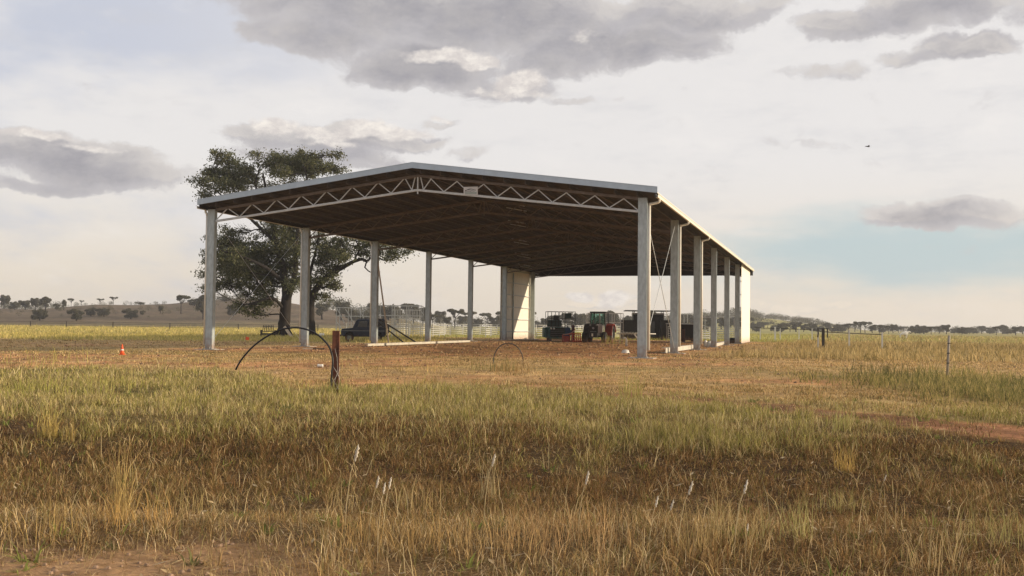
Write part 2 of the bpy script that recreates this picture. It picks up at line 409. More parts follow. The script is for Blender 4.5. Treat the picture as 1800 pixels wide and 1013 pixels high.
def thatch(r0, r1, dens, half=math.radians(33)):
    n = int(dens*half*(r1*r1-r0*r0)); a = RNG.uniform(-half, half, n); r = np.sqrt(RNG.uniform(r0*r0, r1*r1, n)); x = r*np.sin(a); y = r*np.cos(a)
    Z = zones(x, y); keep = RNG.random(n) < (1-.75*Z['bare'])*(1-.55*Z['verge'])
    col, h, dn = pal_pick(Z, n, x, y); x, y, col, r = x[keep], y[keep], col[keep], r[keep]; n = len(x)
    tan = RNG.random(n) < .30; col = np.where(tan[:, None], np.array((.56, .41, .21)), col*np.array((.80, .70, .62)))*RNG.uniform(.55, 1.25, n)[:, None]
    L1 = RNG.uniform(.04, .16, n)
    return x, y, T(x, y)+RNG.uniform(-.005, .035, n), np.full(n, .02), np.maximum(.0042, r*.00045)*RNG.uniform(.7, 1.5, n), L1, RNG.uniform(0, 2*PI, n), RNG.uniform(0, PI, n), col
near = [grass_patch(4.6, 9.5, 3000), grass_patch(9.5, 17, 2700), thatch(4.6, 9.5, 1500), thatch(9.5, 20, 900), thatch(20, 34, 160)]
tag(link('verge_grass', blade_mesh('verge_grass', near), grassm), 'long tan and matted brown grass across the foreground drain', 'grass', kind='stuff')
mid = [grass_patch(17, 30, 700), grass_patch(30, 62, 150), grass_patch(62, 140, 24), grass_patch(140, 320, 3.2)]
tag(link('paddock_grass', blade_mesh('paddock_grass', mid), grassm), 'green and mown tan grass spreading over the paddock', 'grass', kind='stuff')
# taller dry tussocks
def tussock(px, py, n, h, spread, col, lean=.62):
    p = hit(px, py); k = n
    a = RNG.uniform(0, 2*PI, k); rr_ = spread*np.sqrt(RNG.random(k)); x = p.x+rr_*np.cos(a); y = p.y+rr_*np.sin(a)
    hh = h*RNG.uniform(.45, 1.1, k); c = np.array(col)*RNG.uniform(.7, 1.2, k)[:, None]
    return (x, y, T(x, y), hh, np.maximum(.0045, np.hypot(x, y)*.00048)*RNG.uniform(.8, 1.3, k), hh*RNG.uniform(.05, lean, k), RNG.uniform(0, 2*PI, k), RNG.uniform(0, PI, k), c)
WEED = []
TUS = [(218, 920, 60, .75, .10, (.55, .40, .16)), (235, 925, 90, .32, .3, (.58, .36, .13)), (85, 770, 90, .5, .16, (.50, .38, .13)), (120, 775, 30, .4, .1, (.5, .36, .13)),
       (600, 905, 26, .45, .2, (.55, .42, .2)), (310, 905, 40, .5, .3, (.5, .38, .16)), (1000, 965, 160, .38, .5, (.56, .36, .17)), (870, 975, 120, .34, .4, (.56, .38, .17)),
       (1640, 1010, 30, .50, .22, (.54, .40, .2)), (1290, 960, 70, .5, .25, (.5, .38, .18)), (1230, 975, 60, .45, .2, (.5, .36, .16)), (1485, 830, 60, .42, .14, (.52, .36, .12)),
       (1480, 760, 40, .5, .15, (.42, .38, .14)), (1110, 700, 60, .7, .3, (.42, .38, .12)), (1385, 950, 50, .4, .2, (.45, .4, .16)), (80, 950, 60, .35, .3, (.52, .36, .14)),
       (870, 652, 120, .5, .9, (.30, .25, .1)), (900, 655, 80, .55, .8, (.45, .3, .13)), (590, 695, 110, .45, .35, (.40, .37, .13)), (1665, 660, 90, .6, 1.0, (.28, .26, .09)),
       (1560, 665, 160, .7, 1.6, (.14, .13, .05)), (740, 900, 50, .4, .3, (.5, .36, .16)), (40, 700, 120, .55, 1.6, (.40, .38, .10)), (150, 690, 120, .5, 1.6, (.44, .40, .12)),
       (860, 880, 30, .55, .12, (.54, .42, .22)), (700, 960, 120, .33, .5, (.52, .34, .14)), (1750, 960, 70, .42, .3, (.42, .36, .14)), (1480, 900, 60, .35, .3, (.4, .34, .13)),
       (30, 640, 60, .8, 3, (.42, .38, .12)), (350, 640, 60, .4, 2, (.5, .38, .15)), (620, 650, 40, .5, .8, (.52, .38, .17)), (740, 655, 50, .5, .8, (.5, .36, .15)), (1085, 605, 50, 1.0, 1.6, (.45, .38, .14))]
for k in range(190):
    yy1 = random.uniform(6.6, 24)**1.0; xx1 = random.uniform(-.52, .52)*yy1
    nb = random.randint(9, 22); a = RNG.uniform(0, 2*PI, nb); q = random.uniform(.03, .11); x = xx1+q*np.cos(a)*RNG.random(nb); y = yy1+q*np.sin(a)*RNG.random(nb); hh = random.uniform(.07, .17)*RNG.uniform(.6, 1.2, nb)
    c = np.array(random.choice([(.17, .21, .055), (.24, .26, .07), (.20, .19, .075), (.34, .22, .10)]))*RNG.uniform(.7, 1.25, nb)[:, None]
    WEED.append((x, y, T(x, y), hh, np.maximum(.012, yy1*.0009)*RNG.uniform(.7, 1.6, nb), hh*RNG.uniform(.4, 1.6, nb), a, RNG.uniform(0, PI, nb), c))
for k in range(150):   # long bent straws
    yy1 = random.uniform(6.4, 17); xx1 = random.uniform(-.52, .52)*yy1; nb = random.randint(1, 4); hh = random.uniform(.22, .5)*RNG.uniform(.7, 1.1, nb); x = xx1+RNG.normal(size=nb)*.04; y = yy1+RNG.normal(size=nb)*.04
    WEED.append((x, y, T(x, y), hh, np.full(nb, .0050+yy1*.0002), hh*RNG.uniform(.15, 1.3, nb), RNG.uniform(0, 2*PI, nb), RNG.uniform(0, PI, nb), np.array((.66, .52, .28))*RNG.uniform(.7, 1.15, nb)[:, None]))
tag(link('ground_weeds', blade_mesh('ground_weeds', WEED), grassm), 'low broad leaved weeds and bent straws scattered through the foreground grass', 'weeds', kind='stuff')
tag(link('dry_tussocks', blade_mesh('dry_tussocks', [tussock(*t) for t in TUS]), grassm), 'tall straw coloured tussocks rising above the shorter grass', 'grass', kind='stuff')
# fallen leaves and straw litter near the road
n = 5200; x = RNG.uniform(-7.5, 7.5, n); y = 5.6+RNG.random(n)**3.2*9.5; keep = np.abs(x) < y*.75; x, y = x[keep], y[keep]; n = len(x)
z = T(x, y)+.012+RNG.random(n)*.06*ss(7.5, 9, y); L_ = RNG.uniform(.02, .055, n); st_ = RNG.random(n) < .6; L_ = np.where(st_, L_*2.2, L_); W_ = L_*np.where(st_, RNG.uniform(.03, .07, n), RNG.uniform(.15, .4, n)); a = RNG.uniform(0, 2*PI, n)
t1 = np.stack([np.cos(a), np.sin(a), RNG.uniform(-.5, .5, n)], -1)*L_[:, None]; t2 = np.stack([-np.sin(a), np.cos(a), RNG.uniform(-.6, .6, n)], -1)*W_[:, None]
c0 = np.stack([x, y, z], -1); V = np.stack([c0-t1, c0+t2, c0+t1, c0-t2], 1)
lc = np.array([(.56, .42, .24), (.45, .31, .16), (.30, .19, .10), (.64, .52, .34)])[RNG.integers(0, 4, n)]
tag(link('leaf_litter', fmesh('leaf_litter', V, np.arange(n*4).reshape(-1, 4), np.repeat(lc, 4, 0)), grassm), 'dry pale leaves and straw scattered over the verge', 'litter', kind='stuff')
# small stones on the verge
st = MB()
for k in range(260):
    px = random.uniform(-3.8, -1.0)*1.2; py = random.uniform(5.8, 7.8); s = random.uniform(.008, .028); zz = Tz(px, py)
    ring = [(px+s*random.uniform(.7, 1.2)*math.cos(t), py+s*random.uniform(.7, 1.2)*math.sin(t), zz+s*.1) for t in [i*PI/3 for i in range(6)]]
    top = [(px+(q[0]-px)*.55, py+(q[1]-py)*.55, zz+s*random.uniform(.5, .8)) for q in ring]
    st.add(ring+top, [(0, 1, 2, 3, 4, 5)[::-1], (6, 7, 8, 9, 10, 11)]+[(i, (i+1) % 6, 6+(i+1) % 6, 6+i) for i in range(6)])
tag(st.build('gravel', mat('verge_stone', (.34, .22, .14), .9, 0, .5, 20)), 'small brown stones strewn on the bare verge', 'gravel', kind='stuff')

# loose clods and stones on the bare soil
n = 9000; a = RNG.uniform(-.6, .6, n); r = np.sqrt(RNG.uniform(22**2, 105**2, n)); x = r*np.sin(a); y = r*np.cos(a)
Z = zones(x, y); kp = RNG.random(n) < Z['bare']*.75+.06; x, y, r = x[kp], y[kp], r[kp]; n = len(x); z = T(x, y); S = RNG.uniform(.02, .07, n)*(.6+r/80)
oc = np.array([(1, 0, 0), (0, 1, 0), (-1, 0, 0), (0, -1, 0), (0, 0, .8), (0, 0, -.5)]); V = np.stack([x, y, z], -1)[:, None]+oc[None]*S[:, None, None]*RNG.uniform(.6, 1.4, (n, 6, 1))
f8 = np.array([(0, 1, 4), (1, 2, 4), (2, 3, 4), (3, 0, 4), (1, 0, 5), (2, 1, 5), (3, 2, 5), (0, 3, 5)]); F = ((np.arange(n)*6)[:, None, None]+f8[None]).reshape(-1, 3)
cc = np.array([(.34, .16, .08), (.22, .11, .06), (.46, .30, .17), (.15, .09, .055)])[RNG.integers(0, 4, n)]
clm, nt2, b2_ = ntree('soil_clod'); q2 = nt2.nodes.new('ShaderNodeAttribute'); q2.attribute_name = 'tint'; nt2.links.new(q2.outputs['Color'], b2_.inputs['Base Color']); b2_.inputs['Roughness'].default_value = .95
tag(link('soil_clods', fmesh('soil_clods', V, F, np.repeat(cc, 6, 0)), clm), 'loose clods and stones lying on the red soil round the shed', 'clods', kind='stuff')
# seed heads
sh0 = empty('seed_stalk', (0, 0, 0)); curve = [(0, 0, 0), (.015, 0, .22), (.05, 0, .42), (.09, 0, .52)]
MB().tube(curve, [.0035, .003, .0022, .0018], 5).build('stem', mat('straw_stem', (.56, .44, .24), .8, 0, .2, 9), sh0)
MB().tube([(.085+.035*t+.004*math.sin(t*19), .004*math.cos(t*23), .49+.11*t) for t in [i/9 for i in range(10)]], [.002, .008, .006, .012, .007, .012, .006, .009, .005, .002], 7).build('seed_head', mat('fluffy_seed', (.62, .55, .44), .95, 0, .2, 30), sh0)
SH = [(648, 960, .9), (664, 965, .8), (672, 962, .85), (1015, 965, 1.0), (1140, 985, .75), (1163, 985, .72), (1190, 985, .95), (605, 950, 1.25), (1290, 985, .95), (1545, 900, .7), (1310, 1000, .5), (850, 925, 1.05)]
for i, (px, py, s) in enumerate(SH):
    p = hit(px, py); o = sh0 if i == 0 else dup(sh0, p)
    o.location = p; o.rotation_euler = (0, 0, random.uniform(-1.2, 1.2)); s *= .96; o.scale = (s, s, s)
    tag(o, 'tall thin straw stalk with a fluffy white seed head in the foreground grass', 'grass stalk', 'white seed heads above the foreground grass')

# ------------------------------------------------------------------ the shed
shed = empty('farm_shed', SO, YAW, 'open sided steel farm shed with low gable roof on tall galvanised columns', 'shed')
OL, OR, OFR, OB = .15, 1.02, .685, .668
CW, CD = .46, .30
XM = (SW+CW)/2+(OR-CW-OL)/2+.0
XM = (SW+OR-OL)/2
def roofz(x): return SHE+SRISE*(1-abs(x-XM)/(XM+OL))
def column(x, y, side, i):
    zt = roofz(x+CW/2)-.28; z0 = -.12 if (side < 0 and i == 0) else 0.0
    o = empty_part = MB()
    # two lipped channels back to back leave a shallow recess on the end faces
    o.box(x, x+CW, y, y+CD, .06, 7.62); o.box(x+.012, x+CW-.012, y+.012, y+CD-.012, 7.62, 7.65); o.box(x, x+CW, y, y+CD, 7.65, zt)
    for xx in (x+.02, x+CW-.05): o.box(xx, xx+.03, y-.012, y, .06, 7.6)
    o.box(x+CW, x+CW+.014, y+.02, y+.06, .06, zt-.1); o.box(x+CW, x+CW+.014, y+CD-.06, y+CD-.02, .06, zt-.1)
    c = o.build('column', galv, shed)
    b = MB().box(x-.07, x+CW+.07, y-.10, y+CD+.10, .035, .058)
    for bx in (x-.04, x+CW+.04):
        for by in (y-.06, y+CD+.06): b.tube([(bx, by, .055), (bx, by, .12)], .016, 6)
    for gx in (x+.08, x+CW-.08): b.bar((gx, y-.09, .06), (gx, y-.015, .26), .01, .05)
    b.build('base_plate', galv2, c)
    MB().box(x-.45, x+CW+.45, y-.4, y+CD+.4, -.12, .032).build('footing', conc, c)
    return c
for i in range(7):
    column(0, i*SB, -1, i); column(SW, i*SB, 1, i)
# trusses
def truss(y, first=False):
    lm = lchord if first else shadedm  # same steel throughout; inner trusses get the copy with shade in its colour
    xs, xe = CW, SW
    def bot(x): return 7.62+(9.13-7.62)*(1-abs(x-XM)/(XM-CW))
    def top(x): return roofz(x)-.33
    ch = MB(); 
    ch.bar((xs-.02, y, bot(xs)), (XM, y, bot(XM)), .12, .12); ch.bar((XM, y, bot(XM)), (xe+.02, y, bot(xe)), .12, .12)
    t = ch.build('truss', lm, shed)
    tc_ = MB(); tc_.bar((xs-.02, y, top(xs)), (XM, y, top(XM)), .12, .14); tc_.bar((XM, y, top(XM)), (xe+.02, y, top(xe)), .12, .14)
    tc_.build('top_chord', shadedm, t)  # top chords carry the painted-in shade too, the front one included
    w = MB()
    for sgn, a in ((1, xs), (-1, xe)):
        nn = 8; step = (XM-xs)/nn*sgn if sgn > 0 else -(xe-XM)/nn
        for k in range(nn):
            b0 = a+step*k; tt = a+step*(k+.5); b1 = a+step*(k+1)
            if k == nn-1: b1 -= step*.22; 
            if k > 0: b0 -= 0
            if k == 0: b0 = a
            w.bar((b0, y, bot(b0)+.05), (tt-abs(step)*.03, y, top(tt)-.05), .05, .05, (0, 1, 0)); w.bar((tt+abs(step)*.03, y+.002, top(tt)-.05), (b1, y+.002, bot(b1)+.05), .05, .05, (0, 1, 0))
        bb = a+step*(nn-.22); w.bar((bb, y, bot(bb)+.05), (XM-.04*sgn-sgn*.12, y, top(XM)-.07), .05, .05, (0, 1, 0))
    w.bar((XM, y, bot(XM)-.22), (XM, y, top(XM)), .07, .07)
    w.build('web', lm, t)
    # haunch cleats at the column heads
    return t
TR = [truss(i*SB+CD/2, i == 0) for i in range(7)]
# purlins
y0r, y1r = -OFR, 6*SB+CD+OB-.3
Y1 = 6*SB+OB
npur = 11
for k in range(npur):
    f = (k+.35)/npur
    for sgn in (-1, 1):
        x = XM+sgn*(XM+OL)*f*.985
        if sgn > 0: x = XM+(SW+OR-XM)*f*.985
        z = roofz(x)
        m = MB().prism([(x-.01, z-.235), (x+.01, z-.235), (x+.01, z-.03), (x+.07, z-.03), (x+.07, z-.022), (x-.01, z-.022)], -.55, Y1-.1)
        m.prism([(x-.07, z-.24), (x-.01, z-.235), (x-.01, z-.228), (x-.07, z-.232)], -.55, Y1-.1)
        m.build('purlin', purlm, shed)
# fly bracing from bottom chord to purlins (short bright straps near the ridge)
for i in range(7):
    y = i*SB+CD/2
    if i > 0:
        for px_, dz_ in ((893+5*i, .30), (897+5*i, .62)):
            lo_, hi_ = 0.0, SW
            for _ in range(30):
                xx = (lo_+hi_)/2; w_ = shw(xx, y, 9)-CAMP; q_ = 900+FPX*w_.dot(RV)/w_.dot(FW)
                if q_ < px_: lo_ = xx
                else: hi_ = xx
            MB().bar((xx-.5, y+.1, roofz(xx)-dz_+.05), (xx+.9, y+.12, roofz(xx)-dz_-.22), .03, .05).build('fly_brace', lchord, shed)
# roof sheeting: ribbed, ribs run down the slope
rb = MB(); pitch_ = .76; n_ = int((Y1+OFR)/pitch_)
prof = []
yy_ = -OFR
while yy_ < Y1-.05:
    prof += [(yy_, 0), (yy_+.30, 0), (yy_+.33, .029), (yy_+.37, .029), (yy_+.40, 0)]; yy_ += .76
prof.append((Y1, 0))
xa, xb_ = -OL-.05, SW+OR+.05
vs = []
for (yy_, dz) in prof:
    for x in (xa, XM, xb_): vs.append((x, yy_, roofz(x)+dz))
    for x in (xa, XM, xb_): vs.append((x, yy_, roofz(x)+dz-.006))
fs = []
for i in range(len(prof)-1):
    a = i*6; c = a+6
    fs += [(a, a+1, c+1, c), (a+1, a+2, c+2, c+1), (a+3, c+3, c+4, a+4), (a+4, c+4, c+5, a+5), (a, c, c+3, a+3), (a+2, a+5, c+5, c+2)]
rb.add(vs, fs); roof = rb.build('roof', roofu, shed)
MB().prism([(XM-.25, roofz(XM-.25)+.04), (XM, roofz(XM)+.045), (XM+.25, roofz(XM+.25)+.04), (XM, roofz(XM)+.052)], -OFR-.02, Y1).build('ridge_cap', barge, roof)
# barge fascia, front and back
def fascia(ya, yb, name='barge_board'):
    m = MB()
    for sx, ex in ((-OL-.1, XM), (XM, SW+OR+.1)):
        za, zb = roofz(sx), roofz(ex); lo, hi = -.02, .30
        m.add([(sx, ya, za+lo), (ex, ya, zb+lo), (ex, ya, zb+hi), (sx, ya, za+hi), (sx, yb, za+lo), (ex, yb, zb+lo), (ex, yb, zb+hi), (sx, yb, za+hi)],
              [(0, 1, 2, 3), (7, 6, 5, 4), (0, 4, 5, 1), (3, 2, 6, 7), (0, 3, 7, 4), (1, 5, 6, 2)])
        m.add([(sx, ya-.012, za+hi-.03), (ex, ya-.012, zb+hi-.03), (ex, ya-.012, zb+hi+.006), (sx, ya-.012, za+hi+.006), (sx, yb+.06, za+hi-.03+.033), (ex, yb+.06, zb+hi+.003), (ex, yb+.06, zb+hi+.008), (sx, yb+.06, za+hi+.008)],
              [(0, 1, 2, 3), (7, 6, 5, 4), (0, 4, 5, 1), (3, 2, 6, 7), (0, 3, 7, 4), (1, 5, 6, 2)])
    m.build(name, barge, shed)
fascia(-OFR-.05, -OFR-.015); 
MB().prism([(XM, 0)]*0 or [(-OL, roofz(-OL)-.02), (XM, roofz(XM)-.02), (SW+OR, roofz(SW+OR)-.02), (SW+OR, roofz(SW+OR)+.07), (XM, roofz(XM)+.07), (-OL, roofz(-OL)+.07)], Y1+.01, Y1+.03).build('barge_board', barge, shed)
# the back gable is sheeted down to just above the truss chord
zg = 1.6
for q_ in (at(1100, 485, shw(13, Y1-.2).y).z,): zg = q_
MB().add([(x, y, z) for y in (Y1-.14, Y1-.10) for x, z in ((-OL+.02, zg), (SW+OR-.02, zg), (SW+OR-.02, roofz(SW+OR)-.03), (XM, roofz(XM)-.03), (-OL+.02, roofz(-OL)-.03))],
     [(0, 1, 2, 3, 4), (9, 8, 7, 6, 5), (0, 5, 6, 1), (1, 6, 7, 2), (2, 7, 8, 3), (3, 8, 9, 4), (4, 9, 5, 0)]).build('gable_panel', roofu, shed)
print('gable bottom', zg)
# eave: purlin, gutter, downpipes
for sgn, xe in ((1, SW+OR), (-1, -OL)):
    z = SHE
    g = MB().prism([(xe+sgn*.02, z-.26), (xe+sgn*.13, z-.26), (xe+sgn*.15, z-.10), (xe+sgn*.135, z-.10), (xe+sgn*.118, z-.245), (xe+sgn*.02, z-.245)], -OFR-.02, Y1-.05)
    g.build('gutter', pipew, shed)
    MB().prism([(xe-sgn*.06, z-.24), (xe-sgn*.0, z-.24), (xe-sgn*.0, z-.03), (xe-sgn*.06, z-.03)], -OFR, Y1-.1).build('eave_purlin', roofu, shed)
    MB().prism([(xe+sgn*.055, z-.012), (xe+sgn*.09, z-.03), (xe+sgn*.09, z+.02), (xe+sgn*.055, z+.045)], -OFR, Y1).build('roof_edge', pipew, shed)
    for i in range(3 if sgn > 0 else 3):
        yb = i*SB+.02; xc = (SW+CW+.115) if sgn > 0 else -.10
        d = MB(); d.tube([(xc, yb+.09, .42 if sgn > 0 else .3), (xc, yb+.09, 7.95)], .078, 10); 
        yk = yb+.09
        d.tube([(xc, yk, 7.90), (xc+sgn*.03, yk, 8.04), (xe+sgn*.02, yk, 8.12), (xe+sgn*.07, yk, 8.16), (xe+sgn*.07, yk, 8.31)], .07, 8)
        d.build('downpipe', pipew, shed)
# rod bracing in the first bay both sides
for x in (SW+CW*.6, .1):
    for (ya, za), (yb, zb) in (((.3, 8.0), (SB-.1, .35)), ((.3, .35), (SB-.1, 8.0))):
        MB().tube([(x, ya, za), (x, yb, zb)], .018 if x > 5 else .010, 6).build('brace_rod', lchord, shed)
# sheeted last bays
def wall(x, sgn):
    ya, yb = 5*SB-.1, 6*SB+CD+.05; m = MB(); prof = []; y = ya
    while y < yb-.1: prof += [(y, 0), (y+.14, 0), (y+.16, .007), (y+.18, .007), (y+.20, 0)]; y += .25
    prof.append((yb, 0)); vs = []
    for (y, dx) in prof:
        zt = SHE-.05
        vs += [(x+sgn*dx, y, .06), (x+sgn*dx, y, zt), (x+sgn*(dx-.006), y, .06), (x+sgn*(dx-.006), y, zt)]
    fs = []
    for i in range(len(prof)-1):
        a = i*4; fs += [(a, a+4, a+5, a+1), (a+2, a+3, a+7, a+6), (a+1, a+5, a+7, a+3)]
    m.add(vs, fs); w = m.build('wall_panel', white, shed)
    for k in range(6):
        z = .9+k*1.42
        xi = x-sgn*.012; q = MB().prism([(xi, z), (xi-sgn*.16, z), (xi-sgn*.16, z+.07), (xi-sgn*.012, z+.07), (xi-sgn*.012, z+.10), (xi, z+.10)], 5*SB-.05, 6*SB+CD)
        q.build('girt', lchord, w)
wall(SW+CW+.22, 1); wall(-.20, -1)
MB().box(-.19, -.1, 6*SB+CD+.02, 6*SB+CD+.10, .05, 8.4).build('corner_flashing', white, shed)
# mullion and end posts in the sheeted bay
MB().box(-.15, -.05, 5*SB+4.6, 5*SB+4.75, .05, 7.8).build('mullion', galv, shed)
# maker's plate on the front truss
sx0 = XM+2.75; z0 = 8.76
pl = MB().box(sx0, sx0+.82, .055, .075, z0, z0+.46).build('sign_plate', mat('plate_white', (.60, .60, .60), .4, 0, .05, 2), shed)
MB().box(sx0+.07, sx0+.76, .048, .053, z0+.04, z0+.17).build('sign_panel', mat('plate_green_grey', (.36, .42, .40), .4, 0, .05, 2), pl)
lg = MB()
for k, (za, amp) in enumerate(((.36, .05), (.29, .04), (.22, .025))):
    pts = [(sx0+.09+.62*t*(1-.12*k), .050, z0+za-.03+amp*math.sin(t*PI*1.5)*(.4+t)-.10*(1-t)**2*(k == 0)) for t in [q/8 for q in range(9)]]
    for a_1, b_1 in zip(pts, pts[1:]): lg.bar(a_1, b_1, .004, .028*(1-.2*k), (0, 0, 1))
lg.build('logo_mark', blackm, pl)

# ------------------------------------------------------------------ small things round the shed
def lying2(name, a, b, w, h, m, label, cat):
    a = Vector(a); b = Vector(b); a.z = b.z = .05; L0 = (b-a).length
    c = empty(name, (a+b)/2, math.atan2((b-a).y, (b-a).x), label, cat); mb = MB()
    mb.box(-L0/2, L0/2, -w/2, -w/2+.02, 0, h); mb.box(-L0/2, L0/2, -w/2+.02, w/2, h-.02, h); mb.box(-L0/2, L0/2, -w/2+.02, w/2, 0, .02)
    mb.build('channel', m, c)
    MB().box(-L0/2+.3, -L0/2+.42, -w/2-.01, w/2, -.05, -.002).build('packer', timber, c); MB().box(L0/2-.42, L0/2-.3, -w/2-.01, w/2, -.05, -.002).build('packer', timber, c)
lying2('steel_channel', hit(643, 610), hit(824, 602.5), .3, .17, dcream, 'long cream steel channel lying along the left row of columns', 'steel beam')
lying2('steel_channel', hit(1166, 622), hit(1224, 613.5), .3, .30, dcream, 'cream steel channel lying between the second and third right columns', 'steel beam')
lying2('steel_channel', hit(1256, 610), hit(1277, 605), .35, .26, dcream, 'short cream steel channel on the ground beside the fourth right column', 'steel beam')
lying2('roof_sheet', hit(902, 598.5), hit(942, 598), 1.0, .07, white, 'white metal sheet lying flat at the foot of the left wall panel', 'metal sheet')
# props
def prop(px0, d0, px1, py1, r, m, label):
    a = on(px0, d0); b = at(px1, py1, d0+.6); c = empty('timber_prop', a, 0, label, 'prop')
    MB().bar((0, 0, 0), b-a, r, r).build('pole', m, c); MB().box(-r*2.2, r*2.2, -r*2.2, r*2.2, -.02, .03).build('foot', timber, c)
prop(685, 84, 664, 460, .11, timberl, 'tall pale timber prop leaning against the third left column')
prop(735, 92, 664, 560, .12, timberd, 'longer dark timber prop sloping down to the right behind the third left column')
prop(712, 92, 664, 566, .11, timberd, 'shorter dark timber prop sloping beneath the longer one')

# rusty post, poly pipe, hoop
pp = hit(589, 694); k_ = pp.y/FPX
rp_ = empty('rusty_steel_post', pp, .12, 'rusty steel channel post standing in green grass with wire round its foot', 'post')
HT = 112*k_
MB().box(-.085, .055, -.02, .02, -.05, HT).box(-.085, -.06, .02, .13, -.05, HT-.01).box(.055, .078, -.03, .14, -.05, HT).build('channel', rust, rp_, .004)
w = MB()
for s, ph in ((1, 0), (-1, 1.2), (1, 2.4)):
    w.tube([(.0+.10*math.cos(ph+t*4)*s, -.05+.03*math.sin(ph+t*4)-.06*(1-t), .02+t*.62) for t in [i/14 for i in range(15)]], .006, 5)
w.tube([(-.06, -.05, .02), (.0, -.035, .35), (.05, -.03, .55), (.03, -.03, .85), (-.02, -.03, 1.05)], .005, 5)
w.build('wire', mat('tie_wire', (.42, .38, .34), .5, .5, .2, 9), rp_)
pts = []
for px, py, dd in [(581, 692, 0), (583, 660, 0), (585, 634, .0), (580, 613, .05), (570, 599, .1), (556, 587, .15), (541, 580, .2), (525, 576.5, .25), (508, 577, .3), (490, 581, .35), (472, 590, .4), (455, 601, .5), (440, 614, .6), (427, 629, .65), (419, 641, .7), (414.5, 650, .75)]:
    pts.append(at(px, py, pp.y-.12+dd))
def smooth(P, n=4):
    out = []
    for i in range(len(P)-1):
        p0 = P[max(i-1, 0)]; p1 = P[i]; p2 = P[i+1]; p3 = P[min(i+2, len(P)-1)]
        for k in range(n):
            t = k/n; out.append(.5*((2*p1)+(p2-p0)*t+(2*p0-5*p1+4*p2-p3)*t*t+(3*p1-p0-3*p2+p3)*t**3))
    return out+[P[-1]]
tag(MB().tube(smooth(pts), .021, 8).build('poly_pipe', blackp), 'thick black poly pipe arching from the rusty post down to the left', 'pipe')
hb = hit(867, 646); pts = []
for t in [i/12 for i in range(13)]:
    a = PI*(1-t); px = 893.5+27*math.cos(a); py = 646-42.5*math.sin(a)**.8; pts.append(at(px, py, hb.y+t*.5))
tag(MB().tube(smooth(pts), .019, 7).build('pipe_hoop', blackp), 'thin dark pipe hoop standing in dry grass in front of the shed', 'hoop')

# cone and flag
cp_ = hit(214.5, 624); s = cp_.y/FPX
cn = empty('traffic_cone', cp_, 0, 'orange traffic cone standing in the paddock left of the shed', 'traffic cone')
MB().lathe([(.0, .03), (.17, .03), (.125, .27), (.09, .42), (.03, .74), (.02, .75), (0, .75)]).build('cone_body', cone_o, cn); MB().box(-.22, .22, -.22, .22, 0, .03).build('base', cone_o, cn, .008)
cn.scale = (.66, .66, .69)
MB().lathe([(.1175, .31), (.122, .312), (.100, .39), (.095, .39)]).build('band', cone_w, cn)
fp = hit(431, 604); fl = empty('marker_flag', fp, 0, 'small red marker flag beside the tree at the paddock edge', 'flag')
MB().tube([(0, 0, 0), (.03, 0, .55)], .012, 6).build('stake', timber, fl)
MB().add([(.03, 0, .55), (.30, .06, .47), (.27, .02, .25), (.02, -.02, .28), (.03, .02, .55), (.30, .08, .47), (.27, .04, .25), (.02, 0, .28)], [(0, 1, 2, 3), (7, 6, 5, 4), (0, 4, 5, 1), (1, 5, 6, 2), (2, 6, 7, 3), (3, 7, 4, 0)]).build('flag', cone_o, fl)

# dark rack of pickets by the tree
rk = on(473, 116); pr = empty('picket_rack', rk, .1, 'dark timber rack of upright pickets beside the big tree', 'rack')
m = MB()
for i in range(7): xx = -.62+i*.2; m.bar((xx, .0, .75), (xx*.85, .03, 1.42), .07, .03)
m.bar((-.6, .04, 1.2), (.6, .04, 1.2), .05)
m.build('pickets', timberd, pr)
m = MB()
for xx in (-.75, .75):
    for yy in (-.4, .4): m.bar((xx, yy, 0), (xx, yy, .85), .11)
m.build('posts', timberd, pr)
MB().box(-.8, .8, -.45, .45, .66, .74).box(-.8, .8, -.45, -.38, .35, .5).box(-.8, .8, .38, .45, .3, .5).build('tray', timberd, pr)
MB().lathe([(0, 0), (.2, 0), (.22, .4), (.19, .4), (.18, .02)], (.1, 0, .0), 12).build('drum', steelg, pr)
bk = on(567, 122); bu = empty('white_bucket', bk, 0, 'small white bucket in the grass under the big tree', 'bucket')
MB().lathe([(0, 0), (.24, 0), (.30, .5), (.27, .5), (.22, .03), (0, .03)]).build('pail', pvc, bu); MB().tube([(.29*math.cos(a), 0, .5+.12*math.sin(a)) for a in [i*PI/8 for i in range(9)]], .012, 5).build('handle', steelg, bu)
bd = on(506, 119); bo = empty('leaning_board', bd, .3, 'pale board leaning against the foot of the left tree trunk', 'board')
MB().bar((.55, -.3, 0), (-.3, .35, 1.25), .3, .05, (0, 1, 0)).build('plank', timberl, bo)
tn = hit(563, 647); ti = empty('drink_can', tn, 0, 'small crushed silver can lying on the mown grass', 'can')
MB().lathe([(0, -.1), (.06, -.1), (.068, -.08), (.05, .0), (.066, .08), (.06, .1), (0, .1)], (0, 0, .07), 10, 'x').build('can_body', pvc, ti)
br = hit(548, 614.5); bc = empty('timber_offcut', br, .1, 'short timber offcut on bare soil by the second left column', 'timber')
MB().box(-.55, .05, -.08, .08, .0, .1).build('pale_block', timberl, bc); MB().box(.06, .75, -.06, .06, 0, .07).build('dark_block', timberd, bc)

